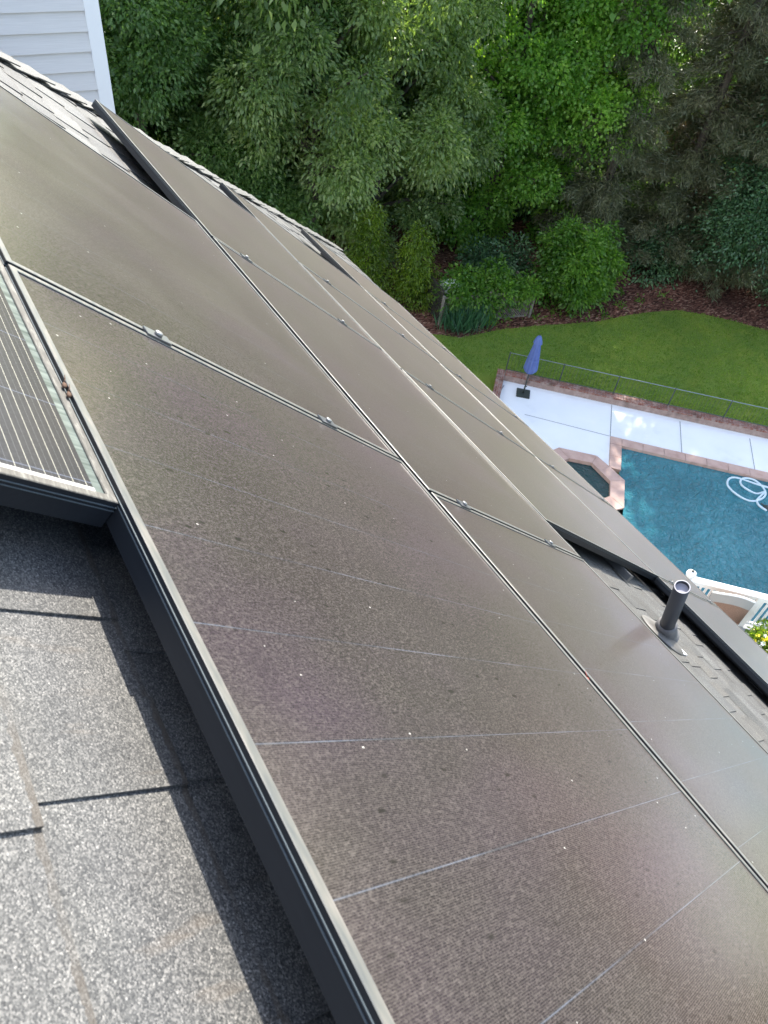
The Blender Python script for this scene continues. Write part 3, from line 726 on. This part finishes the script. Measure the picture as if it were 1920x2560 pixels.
# ------------------------------------------------------------------ balcony deck with white railing below the roof
DZ = -10.95
bm = bmesh.new()
q0 = Vector((10.55, 1.58, 0)); 
poly(bm, [P2(q0 + U*-.15 + V*.09), P2(q0 + U*9 + V*.09), P2(q0 + U*9 - V*9), P2(q0 + U*-.15 - V*5)], DZ, .18)
tag(obj('balcony', bm, M['deckboard'], None), 'grey boarded balcony floor under the white railing', 'balcony')
rl = thing('railing', 'white balcony railing with flat top rail and square balusters above the pool', 'railing', (q0.x, q0.y, DZ))
bm = bmesh.new(); bar(bm, U*-.1 - V*.06, U*9 - V*.06, .135, .915, .95); obj('top_rail', bm, M['white'], rl)
bm = bmesh.new(); bar(bm, U*-.05 - V*.02, U*9 - V*.02, .05, .80, .87); obj('rail_beam', bm, M['white'], rl)
bm = bmesh.new(); bar(bm, U*-.05 - V*.02, U*9 - V*.02, .05, .08, .14); obj('bottom_rail', bm, M['white'], rl)
posts = (0.0, 1.32, 2.9, 4.5, 6.1)
for u_ in posts:
    bm = bmesh.new(); p = U*u_; bar(bm, p - V*.05 - U*.05, p - V*.05 + U*.05, .1, 0, .915); obj('newel_post', bm, M['white'], rl)
u_ = .12
while u_ < 8.9:
    if all(abs(u_-k_) > .07 for k_ in posts):
        bm = bmesh.new(); p = U*u_; bar(bm, p - V*.012 - U*.018, p - V*.012 + U*.018, .036, .14, .80); obj('baluster', bm, M['white'], rl)
    u_ += .108
bl = thing('ball_finial', 'round white ball light on the end of the white railing', 'lantern', (q0.x-.045, q0.y+.06, DZ+.95))
bm = bmesh.new(); lathe(bm, [(.05, 0), (.05, .02), (.085, .05), (.098, .10), (.085, .15), (.04, .185), (.01, .19)], 20); obj('globe', bm, M['white'], bl, smooth=True)
bm = bmesh.new(); lathe(bm, [(.03, .188), (.028, .20), (.01, .205)], 16); obj('cap', bm, M['dark_metal'], bl)

# chair with curved brown back
ch = thing('wicker_chair', 'tall-backed brown wicker chair with white-edged curved back turned to the roof', 'chair', (10.92, .90, DZ), (0, 0, R(135)))
def arc_shell(bm, r, th, a0, a1, zf0, zf1, n=16, mi=0):
    vs = []
    for i in range(n+1):
        t = a0 + (a1-a0)*i/n; c, s = math.cos(t), math.sin(t)
        vs.append([bm.verts.new((rr*c, rr*s - .40, zz)) for rr, zz in ((r, zf0(t)), (r, zf1(t)), (r-th, zf1(t)), (r-th, zf0(t)))])
    for i in range(n):
        for k_ in range(4):
            f = bm.faces.new((vs[i][k_], vs[i][(k_+1) % 4], vs[i+1][(k_+1) % 4], vs[i+1][k_])); f.material_index = mi
    bm.faces.new(vs[0]); bm.faces.new(vs[-1][::-1])
CA0, CA1, CR = R(48), R(132), .60
topz = lambda t: .98 + .21*math.sin((t-CA0)/(CA1-CA0)*PI)
bm = bmesh.new(); arc_shell(bm, CR, .03, CA0, CA1, lambda t: .30, lambda t: topz(t)-.24); obj('wicker_back', bm, M['wicker'], ch)
bm = bmesh.new(); arc_shell(bm, CR+.003, .036, CA0, CA1, lambda t: topz(t)-.239, lambda t: topz(t)); obj('back_cloth', bm, M['grey_weave'], ch)
bm = bmesh.new(); tube(bm, [((CR-.014)*math.cos(CA0+(CA1-CA0)*i/16), (CR-.014)*math.sin(CA0+(CA1-CA0)*i/16) - .40, topz(CA0+(CA1-CA0)*i/16)+.008) for i in range(17)], .021, 8); obj('back_rim', bm, M['white'], ch)
bm = bmesh.new(); box(bm, -.36, .36, -.22, .14, .34, .43, bev=.02); obj('seat', bm, M['wicker'], ch)
for sx in (-.30, .30):
    for sy in (-.18, .10):
        bm = bmesh.new(); tube(bm, [(sx, sy, 0), (sx*.95, sy*.95, .345)], [.018, .022], 8); obj('leg', bm, M['wicker'], ch)

# ------------------------------------------------------------------ plants
def mesh_np(name, verts, nface, vpf, mats, tint, parent=None):
    me = bpy.data.meshes.new(name); nv = len(verts)
    me.vertices.add(nv); me.vertices.foreach_set('co', verts.astype(np.float32).ravel())
    me.loops.add(nface*vpf); me.loops.foreach_set('vertex_index', np.arange(nface*vpf, dtype=np.int32))
    me.polygons.add(nface); me.polygons.foreach_set('loop_start', np.arange(0, nface*vpf, vpf, dtype=np.int32))
    try: me.polygons.foreach_set('loop_total', np.full(nface, vpf, dtype=np.int32))
    except Exception: pass
    me.update(calc_edges=True)
    me.materials.append(mats)
    at = me.color_attributes.new('tint', 'FLOAT_COLOR', 'POINT'); arr = np.ones((nv, 4), np.float32); arr[:, :3] = tint[:, None]
    at.data.foreach_set('color', arr.ravel())
    o = bpy.data.objects.new(name, me); link(o, parent); return o
def unit(v): return v/np.maximum(np.linalg.norm(v, axis=-1, keepdims=True), 1e-9)
def leaves(rs, pos, dirs, ln, wd, tint, twist=1.0, fold=.25):
    """rhombus leaves: base, side, tip, side"""
    n = len(pos); d = unit(dirs); up = rs.normal(size=(n, 3))*twist + np.array([0, 0, 1.0]); s = unit(np.cross(d, up)); nn = np.cross(s, d)
    L = ln*(.7 + .6*rs.random((n, 1))); Wd = wd*(.75 + .5*rs.random((n, 1)))
    v = np.stack([pos, pos + d*L*.45 + s*Wd*.5 + nn*Wd*fold, pos + d*L, pos + d*L*.45 - s*Wd*.5 + nn*Wd*fold], 1)
    return v.reshape(-1, 3), np.repeat(np.clip(tint, 0, 1), 4)
def crown(rs, lobes, per_lobe, per_cluster, ln, wd, spread, droop, tint_sd=.16):
    """leaf clusters on the outside of a set of lobes (centre, radii)"""
    P, D, T = [], [], []
    for (c, r) in lobes:
        k = int(per_lobe * (r[0]*r[2])); lt = rs.normal(0, .14)
        u = unit(rs.normal(size=(k, 3)) + np.array([0, 0, .25])); rad = .78 + .27*rs.random((k, 1))
        cc = np.array(c) + u*np.array(r)*rad
        ct = .5 + lt + rs.normal(0, .15, k)
        off = rs.normal(size=(k, per_cluster, 3))*np.array([spread, spread, spread*.62])
        off[:, :, 2] -= droop*(off[:, :, 0]**2 + off[:, :, 1]**2)/max(spread, .01)
        p = cc[:, None, :] + off
        d = off*1.0/spread + u[:, None, :]*1.1 + rs.normal(size=off.shape)*.5; d[:, :, 2] -= droop*1.6
        P.append(p.reshape(-1, 3)); D.append(d.reshape(-1, 3)); T.append((ct[:, None] + rs.normal(0, tint_sd, (k, per_cluster))).ravel())
    P, D, T = np.concatenate(P), np.concatenate(D), np.concatenate(T)
    return leaves(rs, P, D, ln, wd, T)
def trunk_mesh(bm, rs, h, r0, lobes, n_limb=9, lean=(0, 0)):
    pts = [Vector((lean[0]*t + .12*math.sin(t*5), lean[1]*t + .12*math.cos(t*4), h*t)) for t in [i/8 for i in range(9)]]
    tube(bm, pts, [r0*(1.25 if i == 0 else 1 - .85*i/8) for i in range(9)], 10)
    idx = rs.permutation(len(lobes))[:n_limb]
    for i in idx:
        c = Vector(lobes[i][0]); t = min(max(c.z/h*.75, .08), .9)
        p = Vector((lean[0]*t, lean[1]*t, h*t)); mid = p.lerp(c, .5) + Vector((0, 0, .25))
        tube(bm, [p, mid, c, c + (c-mid)*.3], [r0*.36, r0*.24, r0*.12, .015], 6)
def tree(name, label, x, y, h, R0, leafm, seed, zlo=.7, ln=.16, wd=.065, per_lobe=26, per_cluster=30, spread=.30, droop=.5, r0=.26, nl=22, group='trees at the back of the yard', narrow=1.0, vis=9.6, top=7, ivy=0, lobe_r=(1.0, 1.7), zl=None):
    rs = np.random.RandomState(seed); lobes = []; tops = []
    for i in range(nl):                                  # lower crown, the part the photo shows
        z = zlo + (vis - zlo)*rs.random(); a = 2*PI*rs.random(); q = R0*(.35 + .65*math.sqrt(rs.random()))*(1 if z > zlo+1.2 else .85)
        r = lobe_r[0] + (lobe_r[1]-lobe_r[0])*rs.random()
        lobes.append(((q*math.cos(a)*narrow, q*math.sin(a), z), (r, r, r*.72)))
    for i in range(ivy):                                 # leaves clothing the trunk
        a = 2*PI*rs.random(); lobes.append(((.32*math.cos(a), .32*math.sin(a), .3 + 6.2*i/max(ivy, 1)), (.55, .55, .5)))
    for i in range(14):                                  # upper crown
        z = vis + (h - vis)*rs.random(); f = 1 - .65*(z-vis)/(h-vis); a = 2*PI*rs.random(); q = R0*f*math.sqrt(rs.random())
        tops.append(((q*math.cos(a), q*math.sin(a), z), (1.6, 1.6, 1.2)))
    o = thing(name, label, 'tree', (x, y, ZG-.12), (0, 0, 0), group)
    v, t = crown(rs, lobes, per_lobe, per_cluster, ln, wd, spread, droop)
    v2, t2 = crown(rs, tops, top, 26, ln*2.0, wd*2.2, spread*1.8, droop)
    v = np.concatenate([v, v2]); t = np.concatenate([t, t2])
    mesh_np('crown', v, len(v)//4, 4, leafm, t, o)
    bm = bmesh.new(); trunk_mesh(bm, rs, h*.92, r0, lobes + tops, 22); obj('trunk', bm, M['bark'], o)
    return o
OAK = dict(nl=75, top=4, ln=.145, wd=.075, per_lobe=74, per_cluster=30, spread=.19, droop=.30, lobe_r=(.6, 1.1))
tree('oak_tree', 'dark green leafy tree beside the white corner trim, leftmost of the tree line', 2.6, 23.4, 13.5, 3.6, M['l_oak'], 1, **OAK)
tree('oak_tree', 'dark green drooping tree behind the far end of the roof hip', 7.0, 23.2, 14, 3.4, M['l_oak'], 2, **OAK)
tree('oak_tree', 'dark green tree behind the yellow-green shrubs, left of the pale drooping tree', 11.0, 22.4, 13.5, 3.2, M['l_oak'], 3, **OAK)
HK = dict(top=4, ln=.155, wd=.070, per_lobe=74, per_cluster=32, spread=.19, droop=.42, lobe_r=(.6, 1.1))
tree('hickory_tree', 'pale green tree with drooping leaf sprays above the vine-covered lattice', 14.6, 20.6, 14, 3.3, M['l_hick'], 4, zlo=1.0, nl=90, **HK)
tree('hickory_tree', 'pale drooping leafy tree at the top centre, left of the brighter green tree', 11.5, 19.6, 13, 2.3, M['l_hick'], 14, zlo=4.5, nl=34, **HK)
GM = dict(top=4, ln=.13, wd=.105, per_lobe=75, per_cluster=28, spread=.19, droop=.3)
tree('sweetgum_tree', 'bright green tree clothed in leaves down its trunk behind the bright shrub', 19.3, 19.4, 14, 1.7, M['l_gum'], 5, zlo=.8, nl=32, lobe_r=(.5, .9), ivy=14, **GM)
tree('sweetgum_tree', 'bright yellow-green tree with leafy boughs hanging at the top right', 22.0, 18.6, 13, 2.3, M['l_gum'], 6, zlo=4.6, nl=30, lobe_r=(.5, .95), ivy=10, **GM)
tree('holly_tree', 'deep green dense tree at the right edge above the mulch', 28.0, 11.9, 17, 2.8, M['l_holly'], 7, top=3, zlo=.7, ln=.13, wd=.07, per_lobe=55, per_cluster=30, spread=.26, droop=.2, nl=22)
def pine(name, label, x, y, h, leafm, seed, n_b=60, zlo=.8, Rm=2.4):
    rs = np.random.RandomState(seed); o = thing(name, label, 'tree', (x, y, ZG-.12), (0, 0, 0), 'trees at the back of the yard')
    bm = bmesh.new(); lean = rs.normal(0, .3, 2); tube(bm, [(lean[0]*t, lean[1]*t, h*t) for t in (0, .25, .5, .75, 1)], [.2, .17, .13, .08, .02], 9)
    P, D, T = [], [], []
    for i in range(n_b):
        z = zlo + (h*.96 - zlo)*rs.random()**1.25; az = 2*PI*rs.random(); L = Rm*(1.05 - .75*z/h)*(.6 + .5*rs.random()); dz = rs.uniform(-.45, .12)
        b0 = np.array([lean[0]*z/h, lean[1]*z/h, z]); dd = np.array([math.cos(az), math.sin(az), dz])
        tube(bm, [b0, b0 + dd*L*.5, b0 + dd*L + np.array([0, 0, -.15])], [.03, .018, .006], 5)
        k = int(620*L/2); t = .2 + .85*rs.random((k, 1)); sp = (.12 + .22*(1-t))
        p = b0 + dd*L*t + rs.normal(size=(k, 3))*sp*np.array([1, 1, .7]); d = dd + rs.normal(size=(k, 3))*.8; d[:, 2] -= .25
        P.append(p); D.append(d); T.append(.5 + rs.normal(0, .12) + rs.normal(0, .18, k))
    v, t = leaves(rs, np.concatenate(P), np.concatenate(D), .24, .026, np.concatenate(T), 1.0, .1)
    mesh_np('crown', v, len(v)//4, 4, leafm, t, o); obj('trunk', bm, M['bark'], o); return o
pine('pine_tree', 'dark thin-needled pine right behind the bright shrub', 22.8, 17.0, 18, M['l_pine'], 21, 150)
pine('pine_tree', 'dark thin-needled pine in the middle of the shaded right-hand trees', 25.4, 15.6, 18, M['l_pine'], 22, 150)
pine('pine_tree', 'dull pine with browned needles at the top right corner', 27.6, 16.4, 17, M['l_brown'], 23, 120, 3.0, 2.8)
pine('pine_tree', 'dark needled tree low behind the mulch bed, left of the deep green tree', 26.4, 13.6, 15, M['l_pine'], 24, 140)
BK = dict(ln=.26, wd=.12, per_lobe=12, per_cluster=30, spread=.42, droop=.4, nl=30)
for i, (x, y, lb, mt_) in enumerate([(0, 29, 'dim leafy tree deep in the woods behind the leftmost dark tree', 'l_oak'), (6, 29, 'dim tree deep in the woods behind the roof hip trees', 'l_oak'), (12, 28, 'dim tree deep in the woods behind the pale drooping tree', 'l_oak'),
        (18, 26.5, 'dim tree deep in the woods behind the bright green trees', 'l_holly'), (24, 24, 'dim tree deep in the woods behind the pines', 'l_holly'), (30, 20, 'dim tree deep in the woods behind the browned pine', 'l_oak'), (33.5, 14, 'dim tree deep in the woods behind the right-edge deep green tree', 'l_holly')]):
    tree('woodland_tree', lb, x, y, 20 if i == 5 else 11.5, 4.0, M[mt_], 40+i, top=3 if i == 5 else 7, zlo=.6, lobe_r=(1.5, 2.4), **BK)

def shrub(name, label, x, y, lobes, leafm, seed, ln, wd, per_lobe, per_cluster, spread, droop, cat='shrub', group=None):
    rs = np.random.RandomState(seed); o = thing(name, label, cat, (x, y, ZG-.12), (0, 0, 0), group)
    v, t = crown(rs, lobes, per_lobe, per_cluster, ln, wd, spread, droop); mesh_np('foliage', v, len(v)//4, 4, leafm, t, o)
    bm = bmesh.new()
    for i, (c, r) in enumerate(lobes): tube(bm, [(c[0]*.1, c[1]*.1, 0), (c[0]*.6, c[1]*.6, c[2]*.6), c], [.03, .02, .008], 6)
    obj('stem', bm, M['stem'], o); return o
rs0 = np.random.RandomState(77)
shrub('green_shrub', 'large bright green rounded shrub between the lattice and the mulch', 19.75, 14.45,
      [((rs0.uniform(-1, 1)*.95, rs0.uniform(-1, 1)*.8, .4+1.75*rs0.random()), (.55, .55, .42)) for i in range(22)] + [((1.35*math.cos(i*1.9)*(.8+.3*rs0.random()), 1.25*math.sin(i*1.9)*(.8+.3*rs0.random()), .5+1.9*rs0.random()), (.24, .24, .26)) for i in range(16)] + [((rs0.uniform(-.8, .8), rs0.uniform(-.8, .8), 2.5+.3*rs0.random()), (.2, .2, .3)) for i in range(8)], M['l_bush'], 31, .15, .075, 130, 24, .16, .25)
arb = lambda h, w, n, s: [((0 + w*.4*math.cos(i*2.4)*(1-.7*i/n), w*.4*math.sin(i*2.4)*(1-.7*i/n), .3 + (h-.4)*i/n), (w*(1-.62*i/n), w*(1-.62*i/n), .42)) for i in range(n)]
shrub('columnar_shrub', 'yellow-green columnar shrub, nearer of two behind the roof edge', 13.95, 16.5, arb(2.9, .75, 11, 0), M['l_arb'], 32, .11, .04, 120, 26, .13, .5, group='columnar shrubs beside the roof edge')
shrub('columnar_shrub', 'yellow-green columnar shrub, farther of two at the roof edge', 12.7, 17.6, arb(3.3, .7, 11, 0), M['l_arb'], 33, .11, .04, 110, 26, .13, .5, group='columnar shrubs beside the roof edge')
shrub('green_shrub', 'small green shrub low behind the lattice bin', 17.9, 17.0, [((rs0.uniform(-1, 1)*1.1, rs0.uniform(-1, 1)*.6, .3+.9*rs0.random()), (.5, .5, .4)) for i in range(10)], M['l_holly'], 36, .14, .07, 90, 22, .18, .3)
shrub('green_shrub', 'dim green undergrowth shrub at the foot of the right-hand pines', 24.6, 14.6, [((rs0.uniform(-1, 1)*1.5, rs0.uniform(-1, 1)*.7, .3+1.1*rs0.random()), (.6, .6, .45)) for i in range(14)], M['l_holly'], 37, .14, .07, 70, 22, .2, .3)

# lattice bin and its vine
LB = Vector((14.2, 15.0, 0)); LD = (Vector((17.5, 14.2, 0)) - LB); Ln = LD.length; la = math.atan2(LD.y, LD.x)
lf = thing('lattice_enclosure', 'weathered wooden lattice enclosure half buried under green vine', 'lattice', (LB.x, LB.y, ZG-.12), (0, 0, la))
def lattice(x0, y0, x1, y1, h, m, parent, step=.085, sl=.018):
    L = math.hypot(x1-x0, y1-y0); ang = math.atan2(y1-y0, x1-x0); bm = bmesh.new()
    for a_, b_, c_, d_ in ((0, L, 0, .06), (0, L, h-.06, h), (0, .06, .061, h-.061), (L-.06, L, .061, h-.061)): box(bm, a_, b_, -.014, .014, c_, d_)
    n = int((L+h)/step)
    for i in range(1, n):
        s = i*step
        for sgn, yy in ((1, -.006), (-1, .006)):
            u0, u1 = max(0, s-h), min(L, s); 
            if u1-u0 < .05: continue
            z0, z1 = (s-u0, s-u1)
            if sgn < 0: u0, u1 = L-u0, L-u1
            d = Vector((u1-u0, 0, z1-z0)).normalized(); p_ = Vector((-d.z, 0, d.x))*sl*.5
            q = [Vector((u0, yy, z0))+p_, Vector((u1, yy, z1))+p_, Vector((u1, yy, z1))-p_, Vector((u0, yy, z0))-p_]
            f0 = [bm.verts.new(k+Vector((0, -.005, 0))) for k in q]; f1 = [bm.verts.new(k+Vector((0, .005, 0))) for k in q]
            bm.faces.new(f0); bm.faces.new(f1[::-1])
            for k_ in range(4): bm.faces.new((f0[k_], f1[k_], f1[(k_+1) % 4], f0[(k_+1) % 4]))
    return obj('lattice_panel', bm, m, parent, (x0, y0, 0), (0, 0, ang))
lattice(0, 0, Ln*.5-.02, 0, 1.0, M['weathered'], lf); lattice(Ln*.5+.02, 0, Ln, 0, 1.0, M['weathered'], lf)
lattice(Ln, .03, Ln, 1.4, 1.0, M['weathered'], lf); lattice(0, .03, -.35, 3.6, 1.25, M['dark_lattice'], lf)
for px_, py_ in ((-.03, -.03), (Ln+.03, -.03), (-.36, 3.65), (Ln*.5, -.0)):
    bm = bmesh.new(); box(bm, px_-.04, px_+.04, py_-.09, py_-.016, 0, 1.12, bev=.006); obj('post', bm, M['weathered'], lf)
bm = bmesh.new(); box(bm, .2, .8, .5, .9, .75, 1.15, bev=.03); box(bm, .26, .74, .55, .85, 1.15, 1.2, bev=.02)
tag(obj('pump_box', bm, M['white'], None, (LB.x, LB.y, ZG-.12), (0, 0, la)), 'white equipment box inside the vine-covered lattice', 'box')
vl = [((.35 + i*.37*.95, .25 + .3*math.sin(i*2.1), 1.08 + .22*math.sin(i*1.7)), (.42, .5, .30)) for i in range(9)] + [((1.75, -.12, .62), (.25, .14, .45)), ((3.1, .1, 1.0), (.35, .3, .35)), ((.6, 0, .85), (.4, .2, .25))] + [((2.2, .9, 1.3), (.5, .5, .4)), ((1.1, .9, 1.2), (.4, .5, .4))]
vn = shrub('climbing_vine', 'leafy green vine spilling over the top of the wooden lattice', LB.x, LB.y, vl, M['l_bush'], 34, .13, .075, 190, 22, .13, .4, 'vine'); vn.rotation_euler = (0, 0, la)
# iris clump
rs = np.random.RandomState(8); o = thing('iris_clump', 'clump of upright blue-green sword leaves in front of the lattice', 'plant', (14.75, 14.35, ZG-.12))
k = 420; p = np.stack([rs.normal(0, .36, k), rs.normal(0, .17, k), np.zeros(k)], 1); p[:, :2] = p[:, :2] @ np.array([[.93, -.25], [.25, .93]])
d = np.stack([rs.normal(0, .28, k), rs.normal(0, .28, k), np.ones(k)], 1); v, t = leaves(rs, p, d, .85, .05, .5 + rs.normal(0, .22, k), 3.0, .05)
mesh_np('blades', v, k, 4, M['l_iris'], t, o)
# low weeds along the bed edge
rs = np.random.RandomState(9); P, D, T = [], [], []
for (x, y) in [(16.6, 14.25), (17.6, 13.9), (18.4, 13.65), (19.4, 13.3), (20.4, 13.1), (21.0, 13.3), (16.0, 14.3), (22.4, 13.4), (23.6, 13.2), (21.9, 14.2)]:
    k = 34; c = np.array([x + rs.normal(0, .2), y + rs.normal(0, .12), ZG-.12])
    P.append(c + rs.normal(size=(k, 3))*np.array([.13, .13, .05]) + [0, 0, .06]); D.append(rs.normal(size=(k, 3)) + [0, 0, .6]); T.append(.5 + rs.normal(0, .2, k))
v, t = leaves(rs, np.concatenate(P), np.concatenate(D), .13, .05, np.concatenate(T)); wd_ = mesh_np('ground_cover', v, len(v)//4, 4, M['l_bush'], t); tag(wd_, kind='stuff')
# grass blades near the lawn's edges and over it, as one mass
rs = np.random.RandomState(10); k = 60000
pp = np.stack([rs.uniform(13, 27, k), rs.uniform(2, 14.4, k)], 1)
ex_ = np.array(edge); fy = np.interp(pp[:, 0], ex_[:14, 0], ex_[:14, 1]) + rs.normal(0, .05, k)
wd0 = (pp[:, 0]-Wc.x)*wv_.x + (pp[:, 1]-Wc.y)*wv_.y
ok = (pp[:, 1] < fy) & (wd0 > .24); pp = pp[ok]; k = len(pp)
p = np.concatenate([pp, np.full((k, 1), ZG-.10)], 1); d = np.stack([rs.normal(0, .5, k), rs.normal(0, .5, k), np.ones(k)], 1)
v, t = leaves(rs, p, d, .075, .02, .45 + .22*np.sin(pp[:, 0]*1.7 + 2*np.sin(pp[:, 1]*.9))*.6 + rs.normal(0, .16, k), 3, .05)
M['l_grass'] = leaf_mat('grass_blade', (.075, .145, .022), (.165, .265, .042), (.29, .36, .075), .5)
gr = mesh_np('grass', v, k, 4, M['l_grass'], t); tag(gr, kind='stuff')
# flower planter by the railing
fp = thing('flower_planter', 'terracotta pot of bright yellow flowers beside the white railing', 'flower pot', (10.95, .0, DZ))
bm = bmesh.new(); lathe(bm, [(.15, 0), (.20, .30), (.225, .305), (.225, .36), (.205, .36), (.2, .33)], 28); obj('pot', bm, M['terracotta'], fp, smooth=True)
rs = np.random.RandomState(12); lob = [((rs.normal(0, .13), rs.normal(0, .13), .46 + .2*rs.random()), (.16, .16, .14)) for i in range(9)]
v, t = crown(rs, lob, 700, 20, .07, .035, .06, .3); mesh_np('foliage', v, len(v)//4, 4, M['l_arb'], t, fp)
for i in range(34):
    u_ = unit(rs.normal(size=3)*.8 + np.array([-.35, -.2, .9])); c = Vector((0, 0, .52)) + Vector(u_)*.27*(.85+.25*rs.random()); rf = .046*(.8+.5*rs.random()); mt_ = 'petal' if i % 4 else 'white_petal'
    bm = bmesh.new(); q_ = Vector(u_).to_track_quat('Z', 'Y').to_matrix().to_4x4(); q_.translation = c
    for k_ in range(6):
        t_ = 2*PI*k_/6; rad = Vector((math.cos(t_), math.sin(t_), 0)); sid = Vector((-math.sin(t_), math.cos(t_), 0))
        pts = [Vector((0, 0, 0)), rad*rf*.6 + sid*rf*.38 + Vector((0, 0, rf*.12)), rad*rf*1.1 + Vector((0, 0, rf*.1)), rad*rf*.6 - sid*rf*.38 + Vector((0, 0, rf*.12))]
        bm.faces.new([bm.verts.new(q_ @ p) for p in pts])
    lathe(bm, [(rf*.28, 0), (rf*.22, rf*.2), (.001, rf*.26)], 8, q_)
    obj('flower', bm, M[mt_], fp)

# the surveyed yard stands 0.15 m nearer along the eave line than first measured
for o in COL.objects:
    if o.name not in ROOFTOP and o.parent is None and o.type in ('MESH', 'EMPTY'): o.location.y -= .15
